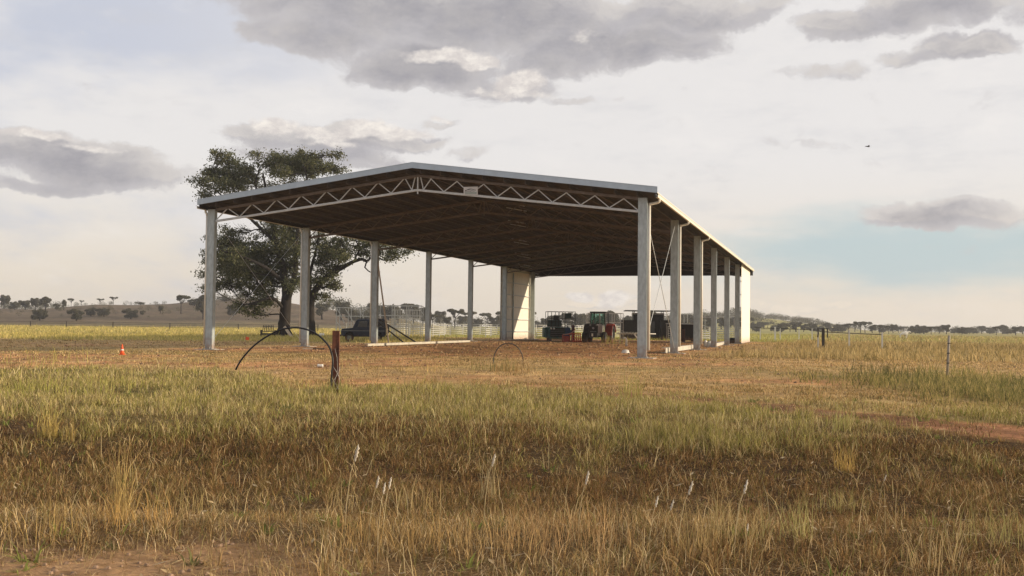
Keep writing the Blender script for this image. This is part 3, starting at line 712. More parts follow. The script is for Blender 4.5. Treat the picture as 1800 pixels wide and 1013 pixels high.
# white vent pipe and lid
vp = hit(1101, 609); ve = empty('vent_pipe', vp, .2, 'curved cream plastic vent pipe rising from the ground by the first right column', 'pipe')
MB().tube([(0, 0, -.05), (0, 0, .5), (-.03, 0, .62), (-.10, 0, .69), (-.22, 0, .71)], .085, 10).build('bend', pvc, ve); MB().lathe([(.085, 0), (.11, 0), (.11, .06), (.085, .06)], (0, 0, .1), 12).build('collar', pvc, ve)
li = hit(1099.5, 621); ld = empty('dome_lid', li, 0, 'white domed tank lid on the ground by the first right column', 'lid')
MB().lathe([(0, .22), (.12, .21), (.2, .17), (.235, .09), (.24, 0)], n=18).build('dome', pvc, ld); MB().lathe([(.235, .0), (.27, 0), (.27, .035), (.235, .045)], n=18).build('rim', pvc, ld)
# white canisters near fourth column
for (px, py, r, h, lb) in ((1240, 609, .15, .55, 'slim white plastic drum with a neck left of the fourth right column'), (1247, 609.5, .28, .46, 'squat white plastic tub touching the fourth right column')):
    q = hit(px, py); e = empty('plastic_drum', q, 0, lb, 'drum'); MB().lathe([(0, 0), (r, 0), (r*1.03, h*.1), (r, h*.6), (r, h*.8), (r*.6, h*.9), (r*.4, h), (0, h)], n=14).build('body', pvc, e)
    MB().lathe([(r*.45, h), (r*.45, h+.06), (0, h+.06)], n=10).build('cap', steelg, e)
# rusty drum post
q = on(1202, 122); q.z = 0; e = empty('rusty_pipe_post', q, 0, 'stout rusty pipe post standing upright before the black bin', 'post')
MB().lathe([(.0, -.1), (.20, -.1), (.20, 1.5), (.17, 1.5), (.17, 1.35), (0, 1.35)], n=14).build('pipe', rust, e); MB().lathe([(.20, .1), (.26, .1), (.26, .15), (.20, .15)], n=14).build('flange', rust, e)
q = on(1292-6, 118); q.z = 0; e = empty('blue_crate', q, -.3, 'dark blue crate on the soil behind the fifth right column', 'crate')
MB().box(-.5, .5, -.35, .35, 0, .05).box(-.5, .5, -.35, -.31, .05, .55).box(-.5, .5, .31, .35, .05, .55).box(-.5, -.46, -.31, .31, .05, .55).box(.46, .5, -.31, .31, .05, .55).build('tub', navy, e); MB().box(-.53, .53, -.38, -.352, .48, .55).box(-.53, .53, .352, .38, .48, .55).build('rim', bluep, e)

# ------------------------------------------------------------------ vehicles
def wheel(parent, c, r, w, axis='x', name='wheel', rim=steelg):
    t = MB().lathe([(r*.58, -w/2), (r*.9, -w/2), (r, -w*.32), (r, w*.32), (r*.9, w/2), (r*.58, w/2)], c, 22, axis)
    # tread lugs
    for k in range(16):
        a = 2*PI*k/16; rr0 = r*1.01
        if axis == 'x': t.bar((c[0]-w*.4, c[1]+rr0*math.cos(a), c[2]+rr0*math.sin(a)), (c[0]+w*.4, c[1]+rr0*math.cos(a+.16), c[2]+rr0*math.sin(a+.16)), r*.07)
        else: t.bar((c[0]+rr0*math.cos(a), c[1]-w*.4, c[2]+rr0*math.sin(a)), (c[0]+rr0*math.cos(a+.1), c[1]+w*.4, c[2]+rr0*math.sin(a+.1)), r*.07)
    o = t.build(name, rubber, parent)
    MB().lathe([(0, -w*.28), (r*.2, -w*.30), (r*.3, -w*.2), (r*.56, -w*.2), (r*.6, -w*.42), (r*.6, w*.42), (r*.56, w*.2), (r*.3, w*.2), (r*.2, w*.3), (0, w*.28)], c, 18, axis).build('rim', rim, o)
    return o
# navy four wheel drive, nose to the left (local -x)
vq = on(640, 97); vq.z = 0
v = empty('navy_utility_vehicle', vq, .12, 'dark navy boxy four wheel drive parked behind the third left column', 'car')
body = MB(); prof = [(-2.0, .55), (-2.03, .95), (-1.95, 1.18), (-.95, 1.28), (-.62, 1.95), (-.5, 2.06), (1.95, 2.08), (2.05, 1.95), (2.08, .6), (1.85, .5), (1.72, .5), (1.6, .82), (1.3, .93), (1.0, .82), (.88, .48), (-.85, .48), (-.97, .82), (-1.27, .93), (-1.57, .82), (-1.7, .5)]
body.prism(prof, -.85, .85); body.build('body', navy, v, .04)
for s in (-1, 1):
    yy = s*.855
    w = MB()
    for xa_, xb2 in ((-.42, .35), (.45, 1.15), (1.25, 1.92)):
        w.add([(xa_ if xa_ > -.4 else xa_-.12, yy, 1.34), (xb2, yy, 1.34), (xb2, yy, 1.9), (xa_+.08, yy, 1.9), (xa_ if xa_ > -.4 else xa_-.12, yy*1.008, 1.34), (xb2, yy*1.008, 1.34), (xb2, yy*1.008, 1.9), (xa_+.08, yy*1.008, 1.9)], [(0, 1, 2, 3), (4, 7, 6, 5), (0, 4, 5, 1), (2, 6, 7, 3), (1, 5, 6, 2), (0, 3, 7, 4)])
    w.build('side_window', glassd, v)
    MB().box(-.45, .38, min(yy*1.002, yy*1.012), max(yy*1.002, yy*1.012), .62, 1.28).build('door', navy, v)
    MB().box(-1.9, 1.95, min(yy, yy*1.02), max(yy, yy*1.02), .98, 1.03).build('side_trim', steelg, v)
    for xw in (-1.27, 1.3): wheel(v, (xw, s*.72, .38), .38, .24, 'y')
    MB().lathe([(0, -.03), (.09, -.03), (.1, 0), (.1, .03)], (-2.02, s*.62, .92), 12, 'x').build('headlight', mat('lamp_glass', (.5, .5, .48), .2, 0, .1, 3), v)
MB().add([(-.93, -.75, 1.31), (-.93, .75, 1.31), (-.64, .75, 1.92), (-.64, -.75, 1.92), (-.96, -.75, 1.32), (-.96, .75, 1.32), (-.67, .75, 1.93), (-.67, -.75, 1.93)], [(0, 3, 2, 1), (4, 5, 6, 7), (0, 1, 5, 4), (2, 3, 7, 6), (1, 2, 6, 5), (0, 4, 7, 3)]).build('windscreen', glassd, v)
MB().box(-2.14, -2.04, -.82, .82, .46, .64).build('front_bumper', blackm, v); MB().box(2.09, 2.2, -.8, .8, .46, .62).build('rear_bumper', blackm, v)
MB().box(2.09, 2.13, -.2, .82, .7, 1.9).build('rear_door', blackm, v)
wheel(v, (2.24, -.3, 1.15), .36, .2, 'x', 'spare_wheel')
MB().box(-1.85, 1.95, -.62, .62, .46, .94).build('chassis', blackm, v)
MB().box(-.4, 1.9, -.7, -.66, 2.09, 2.14).box(-.4, 1.9, .66, .7, 2.09, 2.14).build('roof_rail', blackm, v)

# tractor, facing the camera and a little to the left
tq = on(1052, 109); tq.z = 0
t = empty('farm_tractor', tq, -.30, 'old dark tractor with a red rear mudguard facing out of the shed', 'tractor')
t.scale = (1.1, 1.1, 1.04)
MB().prism([(-.46, .95), (.46, .95), (.46, 1.65), (.36, 1.85), (-.36, 1.85), (-.46, 1.65)], -2.0, -.1).build('bonnet', tractp, t, .03)
gr = MB().box(-.4, .4, -2.04, -2.003, .98, 1.68)
g = gr.build('grille', blackm, t)
MB().lathe([(0, -.02), (.09, -.02), (.105, 0)], (0, -2.05, 1.42), 16, 'y').build('badge', mat('badge_grey', (.35, .33, .36), .4, .4, .1, 4), g)
MB().box(-.3, .3, -2.056, -2.044, 1.06, 1.12).build('grille_bar', steelg, g)
MB().box(-.28, .28, -1.9, 1.2, .5, .95).build('chassis', blackm, t)
MB().box(-.62, .62, -1.55, -1.4, .52, .68).build('front_axle', blackm, t)
MB().box(-.42, .42, -2.3, -2.08, .55, .95).build('front_weights', blackm, t, .02)
MB().box(-.1, .05, -2.335, -2.31, .62, .9).build('number_plate', pvc, t)
for s in (-1, 1):
    wheel(t, (s*.92, -1.45, .52), .52, .42, 'x', 'front_wheel'); wheel(t, (s*1.05, .75, .86), .86, .52, 'x', 'rear_wheel')
    gd = MB(); P_ = [(.75+1.02*math.cos(a), .86+1.02*math.sin(a)) for a in [math.radians(q) for q in range(10, 191, 15)]]
    P2 = [(.75+.96*math.cos(a), .86+.96*math.sin(a)) for a in [math.radians(q) for q in range(190, 9, -15)]]
    gd.prism(P_+P2, s*.72, s*1.38, 'x'); gd.build('mudguard', redp if s > 0 else tractp, t)
    MB().lathe([(0, -.03), (.09, -.03), (.1, .02)], (s*.3, -2.04, 1.72), 10, 'y').build('headlight', steelg, t)
cab = MB()
cor = [(-.72, -.1), (.72, -.1), (.72, 1.35), (-.72, 1.35)]
for x, y in cor: cab.bar((x, y, 1.0), (x*.93, y, 2.95), .08)
for (x, y), (x2, y2) in zip(cor, cor[1:]+cor[:1]): cab.bar((x, y, 1.75), (x2, y2, 1.75), .05)
cf = cab.build('cab_frame', blackm, t)
MB().box(-.78, .78, -.2, 1.45, 2.95, 3.08).build('cab_roof', blackm, t, .03)
gl = bpy.data.materials.new('green_tinted_glass'); gl.use_nodes = True; gb = gl.node_tree.nodes['Principled BSDF']; gb.inputs['Base Color'].default_value = (.25, .45, .38, 1); gb.inputs['Transmission Weight'].default_value = .9; gb.inputs['Roughness'].default_value = .03; gb.inputs['IOR'].default_value = 1.1
MB().box(-.66, .66, -.115, -.1, 1.8, 2.9).build('windscreen', gl, cf); MB().box(-.71, -.70, -.05, 1.3, 1.8, 2.9).build('side_glass', gl, cf)
MB().box(-.28, .28, .55, .7, 1.1, 1.95).box(-.28, .28, .2, .7, 1.05, 1.18).build('seat', blackm, t, .03)
MB().lathe([(.19, -.015), (.215, 0), (.19, .015), (.175, 0)], (0, .05, 1.85), 14, 'y').build('steering_wheel', blackm, t)
MB().tube([(.34, -.9, 1.8), (.34, -.9, 2.75), (.34, -.86, 2.85)], .05, 10).build('exhaust', steelg, t)
MB().tube([(-.34, -.7, 1.8), (-.34, -.7, 2.25)], .07, 10).build('air_intake', blackm, t)

# teal machine with open caged cab
hq = on(982, 114); hq.z = 0
h = empty('hay_loader', hq, .08, 'teal farm loader with a tall cage of dark rails over a blue side panel', 'farm machine')
MB().box(-1.2, 1.15, -1.1, 1.8, .35, 1.55).build('body', teal, h, .04)
g = MB().box(-1.0, .55, -1.13, -1.105, .5, 1.45).build('front_grille', blackm, h)
m = MB()
for z in (.62, .82, 1.02, 1.22): m.box(-.95, .5, -1.15, -1.132, z, z+.03)
m.build('grille_bar', steelg, g)
for x in (-.92, -.6): MB().lathe([(0, -.03), (.1, -.03), (.11, .02)], (x, -1.16, 1.38), 12, 'y').build('headlight', pvc, h)
MB().box(.62, 1.2, -1.16, -1.104, .5, 1.5).build('side_panel', bluep, h, .02)
MB().box(-1.62, -1.22, -.9, 1.2, .42, 1.5).build('side_tank', teal, h, .05)
MB().box(-1.1, 1.1, -1.2, -1.1, .18, .34).build('bumper', teal, h)
for x in (-.95, .95):
    for y in (-.55, 1.2): wheel(h, (x, y, .38), .38, .3, 'x')
m = MB()
for x in (-1.25, -.85, -.45, -.08, .3, .62, 1.3, 1.72):
    m.bar((x, -.95, 1.55), (x, -.95, 3.2), .055)
    if x in (-1.25, .3, 1.72): m.bar((x, 1.2, 1.55), (x, 1.2, 3.2), .05)
for z in (1.62, 2.1, 2.45, 3.2):
    m.bar((-1.28, -.95, z), (1.75, -.95, z), .05); 
for z in (2.1, 3.2): m.bar((-1.28, 1.2, z), (1.75, 1.2, z), .05)
for x in (-1.25, 1.72): m.bar((x, -.95, 3.2), (x, 1.2, 3.2), .05)
m.build('cage', blackm, h)
MB().box(.62, 1.28, -.90, -.8, 2.5, 3.05).build('sign_board', mat('dark_green_board', (.015, .05, .05), .6, 0, .2, 3), h)
MB().box(-1.15, .3, -.6, .8, 1.56, 2.3).build('engine_cover', mat('grey_teal', (.045, .09, .09), .6, 0, .3, 3), h, .05)
MB().box(-.55, .0, -.4, .1, 2.3, 2.75).build('seat', blackm, h, .05)

# red folded implement
iq = on(1006, 107); iq.z = 0
im = empty('red_implement', iq, .05, 'red and orange folded farm implement lying between loader and tractor', 'farm implement')
m = MB()
for (a, b_) in (((-.95, 0, .05), (-.95, 0, .75)), ((-.95, 0, .75), (-.1, .1, .85)), ((-.95, 0, .4), (-.2, 0, .4)), ((-.1, .1, .85), (.35, .1, 1.35)), ((-.9, 0, .1), (-.1, 0, .1)), ((-.2, 0, .05), (-.2, 0, .9)), ((-.6, .4, .05), (-.6, .4, .6)), ((-.95, 0, .6), (-.3, .4, .6))):
    m.bar(a, b_, .09)
m.box(-.85, -.3, -.03, .0, .12, .6)
m.build('left_frame', redp, im)
m = MB()
for k in range(5):
    x = .0+k*.2; m.bar((x, -.1, .05), (x+.12, .0, .95), .06); m.bar((x+.15, -.1, .05), (x, .05, .8), .05)
m.bar((-.1, 0, .9), (.95, 0, .9), .09); m.bar((-.1, 0, .5), (1.0, 0, .45), .07); m.bar((-.1, 0, .1), (1.05, 0, .08), .08); m.bar((.95, 0, .05), (.85, 0, .9), .08)
m.build('tine_frame', orangep, im)
MB().box(.0, .3, .2, .5, .1, 1.75).build('mast', mat('purple_dark_steel', (.05, .015, .03), .6, 0, .3, 4), im)
MB().tube([(-.9, -.12, .8), (-.4, -.12, .85), (.0, -.12, 1.0), (.25, -.1, 1.2)], .04, 7).build('drawbar', mat('pale_pink_steel', (.45, .30, .28), .5, .1, .2, 4), im)
bq = on(995, 128); bq.z = 0; b5 = empty('small_trailer', bq, .1, 'low dark box trailer behind the red implement', 'trailer')
MB().box(-.9, .9, -.6, .6, .55, 1.2).build('tray', navy, b5, .03)
for s in (-1, 1): wheel(b5, (s*.95, 0, .34), .34, .2, 'x')
MB().bar((0, -.6, .5), (0, -1.6, .35), .08).build('drawbar', blackm, b5)

# white auger on a stand
aq = on(1118, 104); aq.z = 0
au = empty('white_auger', aq, -.05, 'white spiral auger lying level on raked legs behind the first right column', 'auger')
MB().tube([(-1.9, 0, .98), (2.0, 0, .98)], .045, 8).build('shaft', pvc, au)
m = MB(); n_ = 15*8; vs = []; fs = []
for i in range(n_+1):
    x = -1.7+2.2*i/n_; a = 2*PI*i/8; vs += [(x, .045*math.cos(a), .98+.045*math.sin(a)), (x, .17*math.cos(a), .98+.17*math.sin(a)), (x+.02, .17*math.cos(a), .98+.17*math.sin(a)), (x+.02, .045*math.cos(a), .98+.045*math.sin(a))]
for i in range(n_):
    a = i*4; fs += [(a, a+1, a+5, a+4), (a+1, a+2, a+6, a+5), (a+2, a+3, a+7, a+6)]
m.add(vs, fs, True).build('flighting', pvc, au)
for x, s in ((.2, -1), (.2, 1)): MB().bar((x-.35, s*.2, .93), (x+.35, s*.55, .02), .07).build('leg', pvc, au)
for s in (-1, 1): MB().bar((-1.5, 0, .93), (-1.6, s*.4, .02), .06).build('leg', pvc, au)

# dark iron hut with raised roof, black boxes
def corr(m, x0, x1, y, z0, z1, amp=.03, step=.16):
    x = x0
    while x < x1-.01:
        m.box(x, min(x+step*.55, x1), y-amp, y, z0, z1); x += step
uq = on(1138, 140); uq.z = 0
hu = empty('iron_hut', uq, -.05, 'small dark iron hut with a raised flat roof behind the shed', 'hut')
m = MB().box(-1.9, 2.1, -1.3, 1.6, .15, 3.3); corr(m, -1.9, 2.1, -1.303, .3, 3.2); hw = m.build('wall', hutm, hu)
MB().box(-3.0, 2.9, -2.0, 2.2, 3.75, 3.87).build('roof', blackm, hu)
MB().box(-1.95, 2.15, -1.36, 1.65, 3.32, 3.52).build('roof_beam', mat('pale_beam', (.36, .34, .33), .7, 0, .2, 3), hu)
m = MB()
for x in (-1.8, 0, 2.0):
    for y in (-1.25, 1.5): m.bar((x, y, 3.5), (x, y, 3.76), .1)
m.build('roof_post', blackm, hu)
MB().box(.2, .9, -1.40, -1.34, .3, 2.4).build('door', mat('door_grey', (.12, .12, .12), .6, .1, .3, 3), hu)
MB().box(-1.5, 1.9, -1.2, 1.5, 0, .149).build('skid', timberd, hu)
def bin_(px, d, w, hh, dp, lb, name='iron_bin', m_=hutm):
    q = on(px, d); q.z = 0; e = empty(name, q, -.05, lb, 'bin'); m = MB().box(-w/2, w/2, -dp/2, dp/2, .12, hh); corr(m, -w/2, w/2, -dp/2-.003, .2, hh-.12); m.build('wall', m_, e)
    MB().box(-w/2-.04, w/2+.04, -dp/2-.05, -dp/2+.04, hh+.002, hh+.08).box(-w/2-.04, w/2+.04, dp/2-.04, dp/2+.05, hh+.002, hh+.08).box(-w/2-.04, -w/2+.04, -dp/2+.045, dp/2-.045, hh+.002, hh+.08).box(w/2-.04, w/2+.04, -dp/2+.045, dp/2-.045, hh+.002, hh+.08).build('rim', blackm, e)
    MB().box(-w/2+.1, -w/2+.3, -dp/2, dp/2, 0, .118).box(w/2-.3, w/2-.1, -dp/2, dp/2, 0, .118).build('skid', timberd, e)
bin_(1108, 137, 2.3, 2.45, 2, 'dark corrugated bin to the left of the iron hut')
bin_(1176, 137, 2.2, 2.5, 2, 'dark corrugated bin to the right of the iron hut')
bin_(1207, 126, 1.9, 1.95, 1.6, 'black water bin behind the rusty pipe post', 'black_bin', blackm)

# ------------------------------------------------------------------ cattle yards
def panel_proto(w, hgt, rails, name='yard_panel'):
    e = empty(name); m = MB()
    for k in range(rails):
        z = .3+(hgt-.3)*k/(rails-1); m.tube([(-w/2, 0, z), (w/2, 0, z)], .038, 6)
    m.build('rails', yardm, e); 
    for x in (-w/2, w/2): MB().bar((x, 0, 0), (x, 0, hgt+.06), .08).build('post', yardm, e)
    return e
P0 = panel_proto(3.0, 1.75, 6)
pls = []
rowd = [(610, 905, 152, 158), (690, 900, 170, 178), (925, 1100, 150, 156), (1105, 1330, 160, 150), (1175, 1320, 135, 133)]
for (pa, pb, da, db) in rowd:
    A_ = on(pa, da); B_ = on(pb, db); n_ = max(1, int((B_-A_).length/3.06)); dirv = (B_-A_).normalized(); rz = math.atan2(dirv.y, dirv.x)
    for k in range(n_): pls.append((A_+dirv*(3.06*k+1.5), rz))
for x_, y_, r_ in ((765, 140, 1.2), (772, 144, 1.1), (860, 150, 1.3), (955, 140, .9), (1035, 146, 1.25), (1240, 140, 1.0)):
    pls.append((on(x_, y_), r_))
for i, (q, rz) in enumerate(pls):
    o = P0 if i == 0 else dup(P0, q); o.location = (q.x, q.y, Tz(q.x, q.y)); o.rotation_euler = (0, 0, rz)
    tag(o, 'grey steel rail panel of the cattle yards behind the shed', 'yard panel', 'steel rail panels of the cattle yards')
# overhead frames of the yards
def frame3(px0, px1, py_top, py_mid, d, dp, label, slants=(), verts=4, name='yard_frame', mm=yardm):
    a = on(px0, d); b_ = on(px1, d); w = b_.x-a.x; zt = at((px0+px1)/2, py_top, d).z; zm = at((px0+px1)/2, py_mid, d).z
    e = empty(name, (a.x, d, 0), 0, label, 'yard frame'); m = MB()
    for yy in (0, dp):
        m.bar((0, yy, zt), (w, yy, zt), .07); m.bar((0, yy, zm), (w, yy, zm), .08)
        m.bar((0, yy, zm*.55), (w, yy, zm*.55), .05)
    for x in (0, w): m.bar((x, 0, zt), (x, dp, zt), .06)
    m.build('rails', mm, e)
    for k in range(verts):
        x = w*k/(verts-1)
        for yy in (0, dp): MB().bar((x, yy, 0), (x, yy, zt-.04), .07).build('post', mm, e)
    for (xa_, za_, xb2, zb2) in slants: MB().bar((w*xa_, -.06, zt*za_), (w*xb2, -.06, zt*zb2), .07).build('brace', mm, e)
    return e
frame3(592, 655, 541, 556, 118, 2.2, 'pale steel loading ramp frame with slanting braces left of the navy vehicle', ((0, 1, .25, .45), (.25, .95, .6, .3), (.6, 1, .8, .6), (.0, .55, .3, .1)), 4, 'loading_ramp_frame')
frame3(664, 741, 537.5, 555, 120, 2.5, 'long pale steel overhead rail frame between the third and fourth left columns', ((.92, 1, 1.06, .72), (.3, .0, .45, .55), (.55, 0, .4, .5)), 4, 'overhead_rail_frame')
frame3(690, 738, 545, 560, 135, 2.0, 'stack of narrow upright gate frames inside the yards', ((.5, .9, .9, .2),), 9, 'gate_frames')
frame3(1034, 1096, 551, 567, 132, 3.0, 'thin overhead rail frame behind the tractor', (), 5, 'overhead_rail_frame')
frame3(1178, 1240, 552, 572, 150, 3.0, 'thin overhead rail frame between the second and third right columns', (), 3, 'overhead_rail_frame')
q = at(1190, 0, 128); q = on(1197, 128)
e = empty('raised_rail', q, 0, 'pale raised pipe rail above the black bin', 'rail'); MB().bar((-1.8, 0, 2.05+.05), (1.6, 0, 2.1), .12).build('rail', lchord, e)
for x in (-1.7, 0, 1.5): MB().bar((x, 0, 0), (x, 0, 2.04 if x != 0 else 3.0), .06).build('post', yardm, e)
q = on(1265, 128); e = empty('raised_rail', q, 0, 'long pale raised beam seen past the fourth right column', 'rail'); MB().bar((-2.6, 0, 2.9), (1.9, 0, 3.05), .16).build('rail', lchord, e)
for x in (-2.5, 1.8): MB().bar((x, 0, 0), (x, 0, 2.85), .07).build('post', yardm, e)

# ------------------------------------------------------------------ fences
wm = mat('white_post_paint', (.66, .63, .57), .6, 0, .15, 4)
d0 = 88
a = on(1440, d0)
e = empty('white_rail_fence', a, 0, 'low rail fence with white posts and a dark top rail right of the shed', 'fence')
def rel(px, py, d): return at(px, py, d)-a
for px, d, pt in ((1438.5, 88, 583), (1493, 88, 580), (1551, 86, 584)):
    g0 = on(px, d)-a; tp = rel(px, pt, d); MB().bar((g0.x, g0.y, g0.z-.1), (g0.x, g0.y, tp.z), .11).build('post', wm, e)
MB().bar(rel(1440, 583, 88), rel(1493, 586, 88.0), .06).bar(rel(1493, 586, 88), rel(1550, 588.5, 86), .06).build('top_rail', timberd, e)
q = on(1447.5, 87); zt = at(1447.5, 577, 87).z
e = empty('dark_timber_post', q, 0, 'thick dark timber post with hanging chains at the end of the white rail fence', 'post')
MB().bar((0, 0, -.1), (0, 0, zt), .2).build('shaft', timberd, e, .01)
for x in (-.42, .36): MB().tube([(x, 0, zt-.02), (x+.01, .02, zt*.75), (x-.03, 0, zt*.55)], .05, 6).build('hanging_strap', timberd, e)
MB().bar((-.5, 0, zt-.04), (-.105, 0, zt-.04), .05).bar((.105, 0, zt-.04), (.45, 0, zt-.04), .05).build('cross_rail', timberd, e)
# farther rail fence
a = on(1330, 150); e = empty('paddock_rail_fence', a, 0, 'far dark rail fence with thin white posts beyond the shed corner', 'fence')
m = MB(); m.bar(at(1326, 576.2, 150)-a, at(1440, 580.5, 150)-a, .09); m.build('top_rail', timberd, e)
for px in (1337, 1363, 1372, 1405, 1428): 
    g0 = on(px, 150)-a; tp = at(px, 577.5 if px != 1363 else 575, 150)-a; MB().bar((g0.x, g0.y, g0.z-.1), (g0.x, g0.y, tp.z), .12 if px != 1363 else .2).build('post', wm, e)
# right hand fence post
q = hit(1665, 662); zt = at(1668.5, 590, q.y).z
e = empty('fence_post', q, 0, 'lone weathered timber fence post leaning slightly in the right paddock', 'post')
tx = at(1668.5, 590, q.y).x-q.x
MB().tube([(0, 0, -.1), (tx*.5, 0, (zt-q.z)*.5), (tx, 0, zt-q.z)], [.047, .042, .045], 9).build('shaft', timber, e)
for z in (.45, .8, 1.15): MB().box(tx*z/1.8-.06, tx*z/1.8+.05, -.065, -.05, z, z+.03).build('staple', blackm, e)
# wire fence, far left
fa = [(-120, 250), (-60, 248), (0, 245), (55, 243), (118, 240), (200, 236), (300, 232), (420, 228), (560, 222)]
a = on(0, 245); e = empty('wire_fence', a, 0, 'low dark wire stock fence across the far left paddock', 'fence')
m = MB(); pv = None
for px, d in fa:
    p_ = on(px, d)-a; MB().bar((p_.x, p_.y, p_.z-.1), (p_.x, p_.y, p_.z+1.5), .16).build('post', timberd, e)
    if pv is not None:
        for z in (.6, 1.0, 1.4): m.bar((pv.x, pv.y, pv.z+z), (p_.x, p_.y, p_.z+z), .05)
    pv = p_
m.build('wire', blackm, e)

# ------------------------------------------------------------------ white cow, bird
q = on(1589.5, 215); e = empty('white_cow', q, 0, 'white cow standing side on in the far right paddock', 'cow')
vsk = [(-.75, 0, 1.15), (-.2, 0, 1.1), (.45, 0, 1.15), (.75, 0, 1.3), (1.05, 0, 1.45), (1.3, 0, 1.3)]
V_ = list(vsk); E_ = [(i, i+1) for i in range(5)]; Rd = [.30, .36, .33, .22, .17, .10]
V_.append((1.48, 0, 1.18)); E_.append((5, 6)); Rd.append(.07)
for xb2, root in ((-.75, 0), (.45, 2)):
    for s in (-.2, .2):
        i0 = len(V_); V_ += [(xb2+(.02 if root else -.05), s, .8), (xb2+(.04 if root else .03), s, .45), (xb2+(.02 if root else -.08 if not root else 0), s, .38), (xb2, s, .03)]
        Rd += [.12, .075, .06, .05]; E_ += [(root, i0), (i0, i0+1), (i0+1, i0+2), (i0+2, i0+3)]
import bmesh
def skin_obj(name, V_, E_, Rd, m, parent):
    me = bpy.data.meshes.new(name); me.from_pydata(V_, E_, []); 
    o = bpy.data.objects.new(name, me); COL.objects.link(o); o.parent = parent
    bm = bmesh.new(); bm.from_mesh(me); ly = bm.verts.layers.skin.verify(); bm.verts.ensure_lookup_table()
    for v_, r in zip(bm.verts, Rd): v_[ly].radius = (r, r)
    bm.verts[0][ly].use_root = True; bm.to_mesh(me); bm.free()
    o.modifiers.new('skin', 'SKIN'); s_ = o.modifiers.new('sub', 'SUBSURF'); s_.levels = s_.render_levels = 1; me.materials.append(m); return o
skin_obj('body', V_, E_, Rd, hidem, e)
MB().tube([(-1.0, 0, 1.3), (-1.1, 0, 1.0), (-1.08, 0, .6)], [.035, .025, .04], 6).build('tail', hidem, e)
for s in (-1, 1): MB().lathe([(0, -.02), (.05, 0), (.02, .12), (0, .14)], (1.12, s*.2, 1.5), 7, 'y').build('ear', hidem, e)
bp_ = at(1526, 258, 60); e = empty('bird', bp_, .3, 'tiny dark bird flying high in the sky on the right', 'bird')
skin_obj('body', [(0, 0, 0), (.07, 0, .0), (.13, 0, .015), (-.09, 0, 0), (-.17, 0, 0)], [(0, 1), (1, 2), (0, 3), (3, 4)], [.028, .022, .012, .02, .008], birdm, e)
for s in (-1, 1): MB().add([(.05, 0, .01), (-.06, 0, .01), (-.07, s*.12, .06), (.03, s*.13, .06), (-.06, s*.25, .03), (.05, 0, .004), (-.06, 0, .004), (-.07, s*.12, .054), (.03, s*.13, .054), (-.06, s*.25, .025)], [(0, 1, 2, 3), (3, 2, 4), (5, 8, 7, 6), (8, 9, 7), (0, 3, 8, 5), (1, 6, 7, 2), (3, 4, 9, 8), (2, 7, 9, 4)]).build('wing', birdm, e)

# ------------------------------------------------------------------ trees
def leaf_quads(C, S, cols):
    """C centres (n,3), S half sizes (n,), random orientation"""
    n = len(C); u = RNG.normal(size=(n, 3)); u /= np.linalg.norm(u, axis=1, keepdims=True)
    w = RNG.normal(size=(n, 3)); w -= (w*u).sum(1, keepdims=True)*u; w /= np.linalg.norm(w, axis=1, keepdims=True)
    u = u*S[:, None]; w = w*(S*RNG.uniform(.35, .6, n))[:, None]
    V = np.stack([C-u, C-u*.1+w, C+u, C-u*.1-w], 1)
    return V.reshape(-1, 3), np.arange(n*4).reshape(-1, 4), np.repeat(cols, 4, 0)
GUM = np.array([(.105, .112, .056), (.082, .090, .048), (.140, .142, .075), (.068, .076, .042), (.175, .168, .095)])
def crown_points(clumps, dens, leaf, jit):
    C = []
    for (c, rx, ry, rz) in clumps:
        vol = rx*ry*rz; nsub = max(6, int(dens*vol**.80))
        d = RNG.normal(size=(nsub, 3)); d /= np.linalg.norm(d, axis=1, keepdims=True); d *= (RNG.random(nsub)**.42)[:, None]
        s = np.array(c)+d*np.array((rx, ry, rz))
        for q in s:
            k = int(RNG.integers(42, 95)); r = RNG.uniform(.42, .95)*jit
            e = RNG.normal(size=(k, 3))*np.array((r, r, r*.62))*.62; e[:, 2] -= .10*np.abs(e[:, 0])
            C.append(q+e)
    return np.concatenate(C)
def branch(m, a, b, r0, r1, wig, n=7, sag=0):
    a = Vector(a); b = Vector(b); L0 = (b-a).length; pts = []; rs = []
    off = Vector((random.uniform(-1, 1), random.uniform(-1, 1), random.uniform(-.6, .6)))*wig*L0
    off2 = Vector((random.uniform(-1, 1), random.uniform(-1, 1), random.uniform(-1, 1)))*wig*L0*.5
    for i in range(n+1):
        t = i/n; p = a.lerp(b, t)+off*math.sin(PI*t)+off2*math.sin(2*PI*t)+Vector((0, 0, sag*math.sin(PI*t)))
        pts.append(p); rs.append(r0+(r1-r0)*t)
    m.tube(pts, rs, 7, cap=False); return pts
